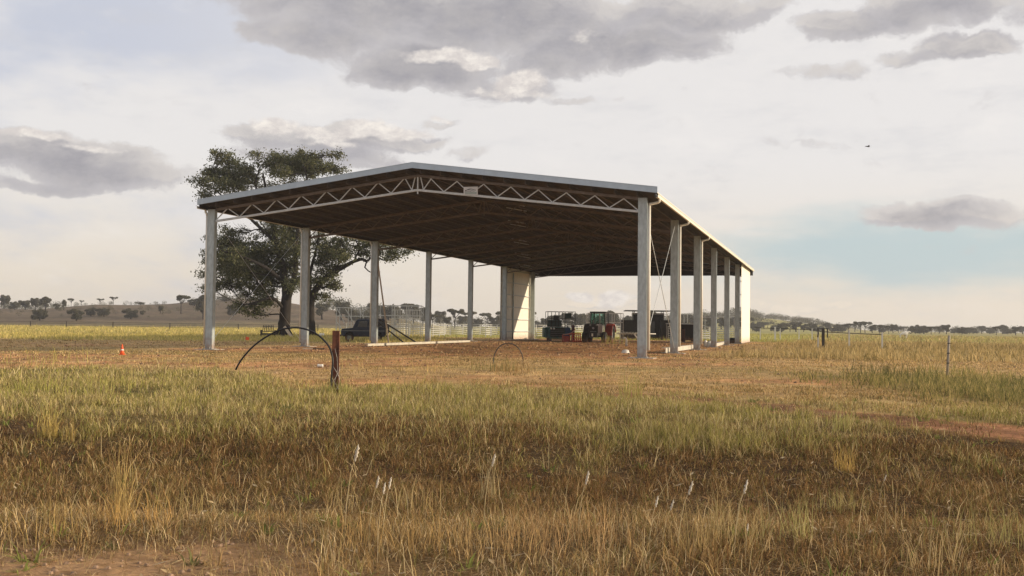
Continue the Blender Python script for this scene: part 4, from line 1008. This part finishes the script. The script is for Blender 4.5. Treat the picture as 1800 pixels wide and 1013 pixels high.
def big_tree(base, stems, clumps, label, dens=3.4):
    e = empty('gum_tree', base, 0, label, 'tree'); m = MB(); joints = []
    for st_ in stems:
        P_ = smooth([Vector(p)-base for p, r in st_], 4); R_ = []
        rr_ = [r for p, r in st_]
        for i in range(len(rr_)-1):
            for k in range(4): R_.append(rr_[i]+(rr_[i+1]-rr_[i])*k/4)
        R_.append(rr_[-1]); P_ = [p+Vector((random.uniform(-1, 1), random.uniform(-1, 1), 0))*.06 for p in P_]
        m.tube(P_, R_, 10, cap=False); joints += list(zip(P_, R_))[3:]
    cl = []
    for (c, rx, ry, rz) in clumps:
        c = Vector(c)-base; cl.append((c, rx, ry, rz))
        cand = sorted(joints, key=lambda j: (j[0]-c).length+max(0, j[0].z-c.z)*1.5)[:1]
        p, r = cand[0]; r = min(r*.42, .03+.018*(c-p).length)
        bp_ = branch(m, p, c, r, .05, .12)
        for k in range(7):
            tip = c+Vector((random.uniform(-1, 1)*rx, random.uniform(-1, 1)*ry, random.uniform(-.7, 1)*rz))*.85
            s0 = bp_[random.randint(3, 7)]; q = branch(m, s0, tip, .045, .015, .14, 5)
            for j in range(2):
                t2 = q[random.randint(2, 4)]+Vector((random.uniform(-1, 1), random.uniform(-1, 1), random.uniform(-.3, 1)))*.9; branch(m, q[random.randint(1, 3)], t2, .02, .008, .15, 3)
    # root flare
    for k in range(7):
        a = 2*PI*k/7+.3; r = stems[0][0][1]; m.tube([(r*.5*math.cos(a), r*.5*math.sin(a), .9), (r*1.0*math.cos(a), r*1.0*math.sin(a), .25), (r*1.6*math.cos(a), r*1.6*math.sin(a), -.15)], [r*.38, r*.3, r*.1], 6, cap=False)
    m.build('trunk', barkm, e)
    C = crown_points([(np.array(c), rx, ry, rz) for c, rx, ry, rz in cl], dens, .1, 1.0)
    n = len(C); cc = GUM[RNG.integers(0, len(GUM), n)]*(.75+.6*fbm(C[:, 0]*.5+C[:, 1]*.3, C[:, 2]*.5, 9))[:, None]
    V, F, K = leaf_quads(C, RNG.uniform(.085, .19, n), cc)
    print(label, n, 'leaves'); link('crown', fmesh('crown', V, F, K), leafm, e)
    return e
D1 = 127; kk = D1/FPX
def PT(px, py, dd=0): return at(px, py, D1+dd)
def CLp(lst):
    out = []
    for (px, py, rx, rz, dd) in lst:
        out.append((PT(px, py, dd), rx*kk, (rx+rz)*.5*kk*1.15+.4, rz*kk))
    return out
b1 = on(500, D1); b2 = on(547, D1+2)
st1 = [[(b1-Vector((0, 0, .2)), .85), (PT(499, 575), .72), (PT(501, 550), .66), (PT(504, 520), .60), (PT(500, 490, 1), .50), (PT(494, 460, 1), .42), (PT(486, 425, 1), .34), (PT(478, 385), .26), (PT(470, 345), .20), (PT(462, 305), .10)],
       [(PT(503, 530), .45), (PT(512, 505, -1), .38), (PT(520, 475, -1), .33), (PT(520, 430, -1), .27), (PT(530, 380, -1), .2), (PT(540, 330, -1), .15), (PT(535, 295, -1), .08)],
       [(PT(499, 500), .3), (PT(480, 480, -2), .25), (PT(450, 462, -3), .2), (PT(415, 448, -3), .14), (PT(385, 440, -3), .08)],
       [(PT(487, 430), .24), (PT(462, 405, 1), .2), (PT(440, 385, 2), .17), (PT(415, 372, 2), .13), (PT(395, 350, 2), .1), (PT(375, 330, 2), .07)],
       [(PT(474, 362), .18), (PT(452, 335, 0), .14), (PT(450, 315, 0), .1), (PT(458, 292, 0), .05)],
       [(PT(501, 545), .2), (PT(480, 525, -2), .17), (PT(455, 530, -3), .12), (PT(435, 535, -3), .07)]]
cl1 = CLp([(388, 318, 34, 20, 0), (350, 322, 17, 11, 0), (372, 303, 14, 10, 1), (402, 282, 30, 13, 2), (385, 268, 14, 7, 1), (430, 297, 26, 16, 0), (418, 328, 30, 13, -1), (452, 272, 14, 8, 0), (475, 292, 14, 12, 0),
           (498, 280, 28, 13, 1), (500, 305, 22, 13, -2), (540, 275, 32, 11, 0), (562, 292, 32, 13, -1), (585, 272, 18, 7, 0), (590, 300, 16, 10, 0), (535, 302, 22, 13, 2), (520, 325, 30, 10, 0), (480, 332, 20, 8, 2), (360, 345, 18, 10, 0),
           (405, 405, 22, 9, 0), (393, 425, 34, 18, 1), (372, 452, 20, 18, 0), (408, 458, 34, 20, -2), (445, 435, 30, 22, 0), (470, 405, 26, 18, 2), (500, 400, 26, 20, -1), (525, 405, 14, 18, 0), (490, 440, 30, 20, 0), (430, 482, 34, 16, 0),
           (370, 482, 16, 11, 0), (395, 500, 26, 13, 1), (362, 505, 9, 8, 0), (520, 440, 20, 22, -1), (470, 478, 28, 14, 2), (520, 492, 18, 22, -2), (435, 515, 20, 8, 0), (450, 532, 30, 10, 0), (425, 541, 20, 9, -1), (466, 520, 22, 12, 0), (445, 549, 20, 6, 0), (510, 470, 16, 14, 3), (525, 372, 22, 12, 0), (480, 375, 20, 10, 0), (440, 455, 40, 30, 2), (415, 478, 40, 22, 1), (490, 465, 34, 30, 3), (470, 500, 24, 18, 3), (400, 440, 34, 24, 3), (445, 500, 30, 16, 1), (515, 420, 30, 24, 3), (500, 290, 50, 18, 3), (400, 305, 38, 18, 3), (425, 318, 34, 14, 1), (545, 290, 44, 16, 3)])
big_tree(b1, st1, cl1, 'large spreading gum tree with a thick dark trunk left of the second column', 6.2)
st2 = [[(b2-Vector((0, 0, .2)), .62), (PT(547, 575, 2), .50), (PT(546, 545, 2), .46), (PT(550, 520, 2), .42), (PT(562, 500, 2), .38), (PT(580, 483, 2), .34), (PT(603, 470, 2), .28), (PT(622, 460, 2), .22), (PT(636, 456, 2), .2), (PT(645, 459, 2), .15), (PT(658, 450, 2), .11), (PT(676, 458, 2), .08), (PT(700, 452, 2), .05)],
       [(PT(546, 548, 2), .34), (PT(545, 520, 3), .28), (PT(545, 480, 3), .22), (PT(556, 440, 3), .16), (PT(560, 405, 3), .08)],
       [(PT(622, 460, 2), .13), (PT(632, 440, 2), .10), (PT(650, 430, 2), .07), (PT(648, 412, 2), .05)],
       [(PT(645, 459, 2), .1), (PT(642, 470, 2), .09), (PT(655, 480, 2), .06), (PT(668, 478, 2), .03)],
       [(PT(588, 478, 2), .13), (PT(600, 455, 1), .1), (PT(605, 435, 1), .06)]]
cl2 = CLp([(558, 425, 22, 18, 3), (580, 440, 26, 18, 1), (565, 462, 20, 14, 4), (603, 425, 24, 13, 2), (600, 450, 22, 13, 0), (590, 470, 22, 9, 3), (625, 432, 16, 12, 2), (640, 445, 12, 8, 2), (560, 490, 18, 12, 1), (575, 505, 15, 8, 3), (590, 500, 12, 7, 2), (545, 500, 10, 10, 4),
           (668, 445, 13, 7, 2), (690, 440, 22, 6, 2), (712, 443, 13, 5, 2), (690, 452, 16, 4, 2), (650, 425, 12, 8, 2), (676, 430, 18, 6, 2), (575, 520, 15, 7, 2), (555, 520, 12, 10, 3), (582, 485, 10, 7, 2), (620, 415, 24, 8, 2), (560, 398, 20, 10, 2), (575, 440, 34, 26, 4), (600, 440, 26, 20, 4), (570, 480, 24, 18, 4), (640, 430, 22, 10, 3)])
big_tree(b2, st2, cl2, 'smaller gum tree behind the second column with a long branch reaching right', 4.6)

# distant trees: three kinds, copied
def far_proto(kind):
    e = empty('paddock_tree', (0, 0, 0)); m = MB(); cl = []
    if kind == 0:   # umbrella crown
        m.tube([(0, 0, -.05), (.02, 0, .25), (-.01, 0, .5), (.03, 0, .7)], [.035, .03, .025, .015], 6)
        for k in range(9):
            a = k*2.4; r = random.uniform(.12, .48); c = (r*math.cos(a), r*math.sin(a), random.uniform(.68, .9)); branch(m, (0, 0, .5), c, .015, .006, .1, 3); cl.append((np.array(c), random.uniform(.12, .2), .15, random.uniform(.06, .1)))
    elif kind == 1:  # round dense
        m.tube([(0, 0, -.05), (.02, 0, .25), (-.01, 0, .5)], [.045, .04, .025], 6)
        for k in range(14):
            a = k*2.4; r = random.uniform(.05, .36); c = (r*math.cos(a), r*math.sin(a), random.uniform(.34, .86)); cl.append((np.array(c), random.uniform(.14, .2), .16, random.uniform(.1, .15)))
    else:  # low bush
        m.tube([(0, 0, -.05), (.02, 0, .3)], [.05, .03], 6)
        for k in range(14):
            a = k*2.4; r = random.uniform(.05, .5); c = (r*math.cos(a), r*math.sin(a), random.uniform(.15, .75)); cl.append((np.array(c), random.uniform(.15, .24), .18, random.uniform(.12, .2)))
    m.build('trunk', barkm, e); C = []
    for c, rx, ry, rz in cl:
        n = 330; d = RNG.normal(size=(n, 3)); d /= np.linalg.norm(d, axis=1, keepdims=True); d *= (RNG.random(n)**.45)[:, None]; C.append(c+d*np.array((rx, ry, rz)))
    C = np.concatenate(C); n = len(C); cc = GUM[RNG.integers(0, 5, n)]*np.array((.85, .78, .9))
    V, F, K = leaf_quads(C, RNG.uniform(.026, .05, n), cc); link('crown', fmesh('crown', V, F, K), leafm, e)
    return e
protos = [far_proto(0), far_proto(1), far_proto(2)]; used = [False]*3
def far_tree(px, ytop, ybase, wpx, kind, label, group=None):
    p = hit(px, ybase) if ybase else None
    dep = p.y; hh = (ybase-ytop)/FPX*dep; ww = wpx/FPX*dep
    o = protos[kind] if not used[kind] else dup(protos[kind], p); used[kind] = True
    nat = {0: 1.15, 1: .95, 2: 1.3}[kind]
    o.location = p; o.rotation_euler = (0, 0, random.uniform(0, 6)); sx = ww/nat*1.2; o.scale = (sx, sx, hh*1.1)
    tag(o, label, 'tree' if kind < 2 else 'bush', group)
    if kind == 2: o.name = 'paddock_bush'
FT = [(7, 520, 543, 18, 1, 'dark tree at the very left edge of the skyline'), (26, 528, 545, 20, 2, 'low dark tree second from the left edge'), (44, 529, 545, 20, 1, 'squat dark tree between the left edge tree and the tall skyline clump'),
      (62, 525, 545, 16, 1, 'left tree of the tall dark skyline clump'), (80, 523, 546, 20, 1, 'right tree of the tall dark skyline clump'), (70, 540, 564, 30, 2, 'grey green bush in the paddock beneath the tall skyline clump'),
      (100, 532, 545, 12, 2, 'small rounded bush on the skyline right of the tall clump'), (112, 528, 545, 8, 1, 'narrow small skyline tree'), (125, 526, 541, 12, 0, 'small umbrella tree right of the narrow skyline tree'),
      (134, 540, 564, 28, 2, 'large dark bush low in the left paddock'), (160, 539, 556, 24, 2, 'wide olive bush beside the large dark bush'), (183, 539, 557, 24, 2, 'rightmost of the three bushes low in the left paddock'),
      (176, 526, 537, 12, 0, 'left umbrella shaped tree of the pair on the ridge'), (199, 523, 536, 14, 0, 'right umbrella shaped tree of the pair on the ridge'), (143, 529, 538, 8, 0, 'tiny tree on the ridge left of the umbrella pair'),
      (230, 540, 561, 28, 2, 'purple brown bush halfway up the hill'), (250, 545, 554, 10, 2, 'tiny bush right of the purple brown bush'), (247, 530, 536, 18, 2, 'low bush on the ridge line'), (282, 538, 551, 9, 1, 'small dark tree alone on the hillside'),
      (318, 522, 552, 26, 0, 'tall open crowned tree on the hill left of the first column'), (342, 523, 538, 28, 2, 'dark scrub clump on the ridge left of the first column'), (357, 521, 562, 22, 1, 'dark tree just left of the first left column'),
      (410, 530, 556, 26, 2, 'dark bush on the hill right of the first column'), (395, 521, 530, 26, 2, 'scrub on the hill crest behind the first column'), (566, 535, 562, 26, 1, 'round dark tree on the slope right of the second column'),
      (600, 532, 563, 26, 1, 'dark tree above the loading ramp frame'), (618, 540, 566, 30, 2, 'wide bush behind the loading ramp frame'), (640, 545, 566, 28, 2, 'low bush behind the navy vehicle')]
for f in FT: far_tree(*f)
# treeline rows on the flat: individual trees along the horizon
G2 = 'trees of the far treeline'
xx_ = 655
while xx_ < 1330:
    dd = random.uniform(420, 620); hh = random.uniform(5.0, 9.5); kd = random.choice((0, 1, 1, 2)); p = on(xx_, dd)
    o = dup(protos[kd], p); s = hh*random.uniform(.8, 1.25); o.scale = (s, s, hh); o.rotation_euler = (0, 0, random.uniform(0, 6)); o.location = p
    tag(o, 'dark gum tree in the far treeline behind the shed and yards', 'tree', G2); o.name = 'treeline_tree'
    xx_ += random.uniform(7, 17)
G3 = 'trees of the right hand treeline'
xx_ = 1330
while xx_ < 1830:
    dd = random.uniform(430, 640); hh = random.uniform(3.2, 5.8); kd = random.choice((0, 1, 2, 2)); p = on(xx_, dd)
    o = dup(protos[kd], p); s = hh*random.uniform(.9, 1.5); o.scale = (s, s, hh); o.rotation_euler = (0, 0, random.uniform(0, 6)); o.location = p
    tag(o, 'dark gum tree in the treeline along the right horizon', 'tree', G3); o.name = 'treeline_tree'
    xx_ += random.uniform(6, 15)
# woodland mass behind
def woodland(name, spec, label):
    C = []; S = []
    for (pa, pb, da, db, n, hmin, hmax) in spec:
        for k in range(n):
            px = random.uniform(pa, pb); d = random.uniform(da, db); p = on(px, d); hh = random.uniform(hmin, hmax); m_ = 150
            q = RNG.normal(size=(m_, 3)); q /= np.linalg.norm(q, axis=1, keepdims=True); q *= (RNG.random(m_)**.45)[:, None]
            C.append(np.array(p)+np.array((0, 0, hh*.55))+q*np.array((hh*random.uniform(.5, .9), hh*.6, hh*.5))); S.append(RNG.uniform(.03, .07, m_)*hh*1.3)
    C = np.concatenate(C); S = np.concatenate(S); n = len(C); cc = GUM[RNG.integers(0, 5, n)]*np.array((.85, .78, .9))
    V, F, K = leaf_quads(C, S, cc); tag(link(name, fmesh(name, V, F, K), leafm), label, 'woodland', kind='stuff')
woodland('far_woodland', [(640, 1340, 640, 900, 210, 4.5, 8), (1320, 2000, 640, 900, 260, 3.2, 5.4), (1150, 1480, 780, 1000, 170, 3.5, 5.5), (100, 480, 400, 610, 75, 1.0, 2.6), (-400, 100, 400, 600, 40, 1.0, 2.6), (0, 110, 640, 700, 26, 4, 6), (-500, 0, 560, 760, 60, 4, 7), (380, 480, 600, 680, 30, 3, 5), (560, 700, 560, 760, 50, 4, 8)], 'dark continuous scrub woodland along the far horizon')

# ------------------------------------------------------------------ sky
SUN_EL, SUN_AZ = math.radians(14.4), math.radians(92.0)   # azimuth from +Y towards +X
world = bpy.data.worlds.new('World'); scene.world = world; world.use_nodes = True
nt = world.node_tree; N = nt.nodes; L = nt.links
for n in list(N): N.remove(n)
out = N.new('ShaderNodeOutputWorld'); bg = N.new('ShaderNodeBackground'); L.new(bg.outputs[0], out.inputs['Surface']); bg.inputs['Strength'].default_value = .1
sky = N.new('ShaderNodeTexSky'); sky.sky_type = 'NISHITA'; sky.sun_disc = False; sky.sun_elevation = SUN_EL; sky.sun_rotation = SUN_AZ; sky.dust_density = 2.5; sky.air_density = 1.0

def M(tree, op, a, b=None, c=None, clamp=False):
    n = tree.nodes.new('ShaderNodeMath'); n.operation = op; n.use_clamp = clamp
    for i, v in enumerate((a, b, c)):
        if v is None: continue
        if isinstance(v, (int, float)): n.inputs[i].default_value = v
        else: tree.links.new(v, n.inputs[i])
    return n.outputs[0]
def MR(tree, v, a, b, lo=0, hi=1, smooth_=True):
    n = tree.nodes.new('ShaderNodeMapRange'); n.interpolation_type = 'SMOOTHSTEP' if smooth_ else 'LINEAR'
    tree.links.new(v, n.inputs[0]); n.inputs[1].default_value = a; n.inputs[2].default_value = b; n.inputs[3].default_value = lo; n.inputs[4].default_value = hi
    return n.outputs[0]
def azel(px, py):
    d = ray(px, py); return math.atan2(d.x, d.y), math.asin(d.z)
# cloud density group: (az, el) -> density
g = bpy.data.node_groups.new('cloud_density', 'ShaderNodeTree')
g.interface.new_socket('P', in_out='INPUT', socket_type='NodeSocketVector'); g.interface.new_socket('D', in_out='OUTPUT', socket_type='NodeSocketFloat')
gi = g.nodes.new('NodeGroupInput'); go_ = g.nodes.new('NodeGroupOutput')
wn = g.nodes.new('ShaderNodeTexNoise'); wn.inputs['Scale'].default_value = 13; wn.inputs['Detail'].default_value = 5; wn.inputs['Roughness'].default_value = .6
g.links.new(gi.outputs[0], wn.inputs['Vector'])
wv = g.nodes.new('ShaderNodeVectorMath'); wv.operation = 'SUBTRACT'; g.links.new(wn.outputs['Color'], wv.inputs[0]); wv.inputs[1].default_value = (.5, .5, .5)
ws = g.nodes.new('ShaderNodeVectorMath'); ws.operation = 'MULTIPLY_ADD'; g.links.new(wv.outputs[0], ws.inputs[0]); ws.inputs[1].default_value = (.060, .045, 0); g.links.new(gi.outputs[0], ws.inputs[2])
PW = ws.outputs[0]
CLOUDS = [  # px, py, rx, ry, amplitude
 (640, 5, 250, 50, .95), (880, 35, 230, 60, 1.0), (1080, 75, 190, 38, .95), (740, 112, 130, 42, 1.05), (990, 100, 130, 34, .8), (1180, 20, 170, 38, .8), (560, 60, 130, 36, .85), (900, 150, 90, 26, .75), (1000, 172, 60, 10, .5), (1310, 10, 120, 26, .6),
 (90, 268, 170, 34, 1.0), (40, 250, 90, 22, .8), (190, 305, 120, 28, .85), (100, 325, 150, 14, .7),
 (480, 232, 90, 24, .85), (600, 240, 110, 26, .95), (690, 245, 90, 18, .8), (560, 268, 150, 18, .75), (640, 285, 110, 14, .6), (780, 215, 40, 10, .5), (820, 275, 50, 14, .45),
 (1650, 376, 130, 25, 1.0), (1700, 385, 80, 16, .6),
 (1500, 45, 100, 26, .8), (1640, 15, 120, 36, .9), (1700, 85, 90, 22, .8), (1600, 105, 60, 16, .6), (1470, 125, 70, 16, .5), (1790, 20, 50, 24, .6), (1400, 120, 40, 8, .4),
 (1090, 160, 15, 7, .5), (720, 325, 60, 10, .4), (320, 300, 50, 14, .4), (1410, 260, 90, 10, .3),
 (1060, 528, 80, 16, .62), (1020, 515, 30, 9, .4), (1400, 540, 120, 12, .42), (760, 505, 110, 14, .38), (1330, 525, 40, 12, .4), (700, 490, 70, 10, .3),
 (-400, 100, 300, 60, .8), (-300, 280, 200, 40, .8), (2200, 120, 250, 60, .8), (2300, 380, 200, 30, .7), (2900, 200, 300, 60, .8)]
acc = None
for (px, py, rx, ry, am) in CLOUDS:
    if -100 < px < 1900: a0, e0 = azel(px, py)
    else: a0 = (px-900)/FPX; e0 = math.asin(ray(900, py).z)
    sb = g.nodes.new('ShaderNodeVectorMath'); sb.operation = 'SUBTRACT'; g.links.new(PW, sb.inputs[0]); sb.inputs[1].default_value = (a0, e0, 0)
    mu_ = g.nodes.new('ShaderNodeVectorMath'); mu_.operation = 'MULTIPLY'; g.links.new(sb.outputs[0], mu_.inputs[0]); mu_.inputs[1].default_value = (FPX/rx, FPX/ry, 0)
    ln = g.nodes.new('ShaderNodeVectorMath'); ln.operation = 'LENGTH'; g.links.new(mu_.outputs[0], ln.inputs[0])
    v = M(g, 'MULTIPLY', MR(g, ln.outputs['Value'], 1.7, .3), am)
    acc = v if acc is None else M(g, 'SMOOTH_MAX', acc, v, .25)
mp = g.nodes.new('ShaderNodeMapping'); mp.inputs['Scale'].default_value = (1, 1.9, 1); g.links.new(PW, mp.inputs['Vector'])
fn = g.nodes.new('ShaderNodeTexNoise'); fn.inputs['Scale'].default_value = 17; fn.inputs['Detail'].default_value = 9; fn.inputs['Roughness'].default_value = .70; g.links.new(mp.outputs[0], fn.inputs['Vector'])
# generic clouds for directions away from the photograph
gn = g.nodes.new('ShaderNodeTexNoise'); gn.inputs['Scale'].default_value = 3.2; gn.inputs['Detail'].default_value = 6; g.links.new(mp.outputs[0], gn.inputs['Vector'])
sx_ = g.nodes.new('ShaderNodeSeparateXYZ'); g.links.new(gi.outputs[0], sx_.inputs[0])
away = MR(g, M(g, 'ABSOLUTE', sx_.outputs[0]), .62, .95)
high = MR(g, sx_.outputs[1], .42, .6)
gen = M(g, 'MULTIPLY', M(g, 'MAXIMUM', away, high), MR(g, gn.outputs['Fac'], .45, .68))
acc = M(g, 'MAXIMUM', acc, gen)
dn = M(g, 'ADD', acc, M(g, 'MULTIPLY', M(g, 'SUBTRACT', fn.outputs['Fac'], .5), 1.05))
g.links.new(dn, go_.inputs[0])

tc = N.new('ShaderNodeTexCoord'); sp_ = N.new('ShaderNodeSeparateXYZ'); L.new(tc.outputs['Generated'], sp_.inputs[0])
azn = M(nt, 'ARCTAN2', sp_.outputs[0], sp_.outputs[1]); eln = M(nt, 'ARCSINE', sp_.outputs[2])
cb = N.new('ShaderNodeCombineXYZ'); L.new(azn, cb.inputs[0]); L.new(eln, cb.inputs[1])
G1 = N.new('ShaderNodeGroup'); G1.node_tree = g; L.new(cb.outputs[0], G1.inputs[0])
of_ = N.new('ShaderNodeVectorMath'); of_.operation = 'ADD'; L.new(cb.outputs[0], of_.inputs[0]); of_.inputs[1].default_value = (.010, .013, 0)
G2_ = N.new('ShaderNodeGroup'); G2_.node_tree = g; L.new(of_.outputs[0], G2_.inputs[0])
D = G1.outputs[0]; Dn = G2_.outputs[0]
alpha = MR(nt, D, .27, .58)
thick = MR(nt, D, .45, 1.15)
edge = MR(nt, M(nt, 'SUBTRACT', D, Dn), .06, .34)
def rgb(c):
    n = N.new('ShaderNodeRGB'); n.outputs[0].default_value = (*c, 1); return n.outputs[0]
def mix(f, a, b):
    n = N.new('ShaderNodeMix'); n.data_type = 'RGBA'; n.clamp_factor = True
    if isinstance(f, (int, float)): n.inputs[0].default_value = f
    else: L.new(f, n.inputs[0])
    L.new(a, n.inputs[6]); L.new(b, n.inputs[7]); return n.outputs[2]
# high thin veil over the blue, cream towards the sun side and horizon
def nz(sc, det, scale3, ro=.55):
    m_ = N.new('ShaderNodeMapping'); m_.inputs['Scale'].default_value = scale3; L.new(cb.outputs[0], m_.inputs['Vector'])
    n_ = N.new('ShaderNodeTexNoise'); n_.inputs['Scale'].default_value = sc; n_.inputs['Detail'].default_value = det; n_.inputs['Roughness'].default_value = ro; L.new(m_.outputs[0], n_.inputs['Vector']); return n_.outputs['Fac']
K10 = 10.0
def c10(c): return tuple(v*K10 for v in c)
veil_lo = rgb(c10((.840, .740, .610))); veil_hi = rgb(c10((.835, .805, .790))); veil_bl = rgb(c10((.560, .590, .690))); gapb = rgb(c10((.500, .610, .640)))
hz = MR(nt, eln, .0, .17)
base = mix(hz, veil_lo, veil_hi)
# blue grey patches: upper left and centre left
pv = MR(nt, M(nt, 'ADD', nz(3.6, 6, (1, 2.2, 1)), MR(nt, eln, .10, .32, -.10, .16)), .42, .62)
leftw = MR(nt, azn, .02, -.42)
base = mix(M(nt, 'MULTIPLY', M(nt, 'MULTIPLY', pv, leftw), .9), base, veil_bl)
wisps = MR(nt, nz(9, 7, (1, 3.0, 1), .65), .48, .72)
base = mix(M(nt, 'MULTIPLY', wisps, .34), base, rgb(c10((.62, .615, .64))))
bright_w = MR(nt, nz(7, 7, (1.2, 2.6, 1), .6), .52, .78)
base = mix(M(nt, 'MULTIPLY', bright_w, .5), base, rgb(c10((.95, .90, .86))))
# pale blue opening low on the right
a0, e0 = azel(1620, 445)
dx_ = M(nt, 'DIVIDE', M(nt, 'SUBTRACT', azn, a0), .20); dy_ = M(nt, 'DIVIDE', M(nt, 'SUBTRACT', eln, e0), .034)
rr2 = M(nt, 'SQRT', M(nt, 'ADD', M(nt, 'MULTIPLY', dx_, dx_), M(nt, 'MULTIPLY', dy_, dy_)))
op_ = M(nt, 'MULTIPLY', MR(nt, M(nt, 'ADD', rr2, M(nt, 'MULTIPLY', M(nt, 'SUBTRACT', nz(8, 6, (1, 4, 1)), .5), 1.6)), 1.5, .3), .95)
base = mix(op_, base, gapb)
# a little of the real sky's colour shows through the veil
skm = N.new('ShaderNodeMix'); skm.data_type = 'RGBA'; skm.inputs[0].default_value = .10; L.new(base, skm.inputs[6]); L.new(sky.outputs[0], skm.inputs[7]); base = skm.outputs[2]
dark = rgb(c10((.345, .335, .365))); midc = rgb(c10((.52, .50, .515))); lit = rgb(c10((.86, .80, .72))); 
body_ = mix(thick, midc, dark)
tex = MR(nt, nz(26, 7, (1, 1.8, 1), .65), .35, .7)
body_ = mix(M(nt, 'MULTIPLY', tex, .38), body_, rgb(c10((.56, .53, .51))))
litf = M(nt, 'MULTIPLY', edge, MR(nt, D, 1.15, .55))
body_ = mix(M(nt, 'MULTIPLY', litf, .32), body_, lit)
# clouds low down are far off, pale and warm
lowf = MR(nt, eln, .115, .03)
body_ = mix(M(nt, 'MULTIPLY', lowf, .8), body_, mix(edge, rgb(c10((.60, .56, .52))), rgb(c10((.88, .76, .60)))))
allsky = mix(alpha, base, body_)
# sunlit cumulus heads
LOBES = [(785, 98, 75, 17, 1), (840, 112, 60, 14, .9), (920, 148, 48, 24, 1.1), (900, 168, 80, 12, .8), (480, 226, 45, 17, 1), (560, 238, 80, 14, .9), (640, 228, 60, 19, 1.1), (705, 240, 60, 17, 1), (60, 241, 75, 9, .9), (150, 262, 60, 8, .7),
         (1020, 522, 34, 12, .9), (1078, 526, 44, 14, 1), (780, 214, 26, 9, .7), (1000, 60, 60, 18, .5), (590, 255, 60, 10, .7), (-300, 250, 120, 30, 1), (2200, 300, 140, 24, 1)]
w2 = N.new('ShaderNodeTexNoise'); w2.inputs['Scale'].default_value = 30; w2.inputs['Detail'].default_value = 5; L.new(cb.outputs[0], w2.inputs['Vector'])
w3 = N.new('ShaderNodeVectorMath'); w3.operation = 'SUBTRACT'; L.new(w2.outputs['Color'], w3.inputs[0]); w3.inputs[1].default_value = (.5, .5, .5)
w4 = N.new('ShaderNodeVectorMath'); w4.operation = 'MULTIPLY_ADD'; L.new(w3.outputs[0], w4.inputs[0]); w4.inputs[1].default_value = (.030, .022, 0); L.new(cb.outputs[0], w4.inputs[2])
acc2 = None
for (px, py, rx, ry, am) in LOBES:
    if -100 < px < 1900: a0, e0 = azel(px, py)
    else: a0 = (px-900)/FPX; e0 = math.asin(ray(900, py).z)
    sb = N.new('ShaderNodeVectorMath'); sb.operation = 'SUBTRACT'; L.new(w4.outputs[0], sb.inputs[0]); sb.inputs[1].default_value = (a0, e0, 0)
    m2_ = N.new('ShaderNodeVectorMath'); m2_.operation = 'MULTIPLY'; L.new(sb.outputs[0], m2_.inputs[0]); m2_.inputs[1].default_value = (FPX/rx, FPX/ry, 0)
    l2_ = N.new('ShaderNodeVectorMath'); l2_.operation = 'LENGTH'; L.new(m2_.outputs[0], l2_.inputs[0])
    v = M(nt, 'MULTIPLY', MR(nt, l2_.outputs['Value'], 1.6, .2), am); acc2 = v if acc2 is None else M(nt, 'SMOOTH_MAX', acc2, v, .2)
puff = nz(34, 8, (1, 1.6, 1), .62); ld_ = M(nt, 'ADD', acc2, M(nt, 'MULTIPLY', M(nt, 'SUBTRACT', puff, .5), 1.5))
la_ = MR(nt, ld_, .32, .86); shade_ = MR(nt, nz(52, 7, (1, 1.5, 1), .68), .36, .70)
allsky = mix(M(nt, 'MULTIPLY', la_, .88), allsky, mix(shade_, rgb(c10((.66, .61, .585))), rgb(c10((.93, .87, .80)))))
# below the horizon
allsky = mix(MR(nt, eln, -.002, -.03), allsky, rgb(c10((.30, .26, .20))))
L.new(allsky, bg.inputs['Color'])
world.cycles.sampling_method = 'MANUAL'; world.cycles.sample_map_resolution = 512

sun = bpy.data.lights.new('sun', 'SUN'); sun.energy = 5.0; sun.angle = math.radians(.6); sun.color = (1.0, .83, .60)
so = bpy.data.objects.new('sun', sun); COL.objects.link(so)
sd = Vector((math.cos(SUN_EL)*math.sin(SUN_AZ), math.cos(SUN_EL)*math.cos(SUN_AZ), math.sin(SUN_EL)))
so.rotation_euler = sd.to_track_quat('Z', 'Y').to_euler(); so.location = sd*200

# ------------------------------------------------------------------ air
HZ = True
if HZ:
    hm = bpy.data.materials.new('haze_air'); hm.use_nodes = True; hn = hm.node_tree.nodes; hl = hm.node_tree.links
    for n in list(hn): hn.remove(n)
    ho = hn.new('ShaderNodeOutputMaterial'); hv = hn.new('ShaderNodeVolumePrincipled'); hv.inputs['Color'].default_value = (.95, .95, .98, 1); hv.inputs['Density'].default_value = .00026; hv.inputs['Anisotropy'].default_value = .2
    hl.new(hv.outputs[0], ho.inputs['Volume'])
    tag(MB().box(-1800, 1800, -1800, 1800, -3, 40).build('haze', hm), 'thin pale haze over the whole paddock', 'haze', kind='stuff')

scene.render.engine = 'CYCLES'
scene.view_settings.view_transform = 'Standard'; scene.view_settings.look = 'None'; scene.view_settings.exposure = .10; scene.view_settings.gamma = 1
scene.cycles.volume_step_rate = 4; scene.cycles.max_bounces = 6; scene.cycles.volume_bounces = 0
bpy.context.view_layer.update()
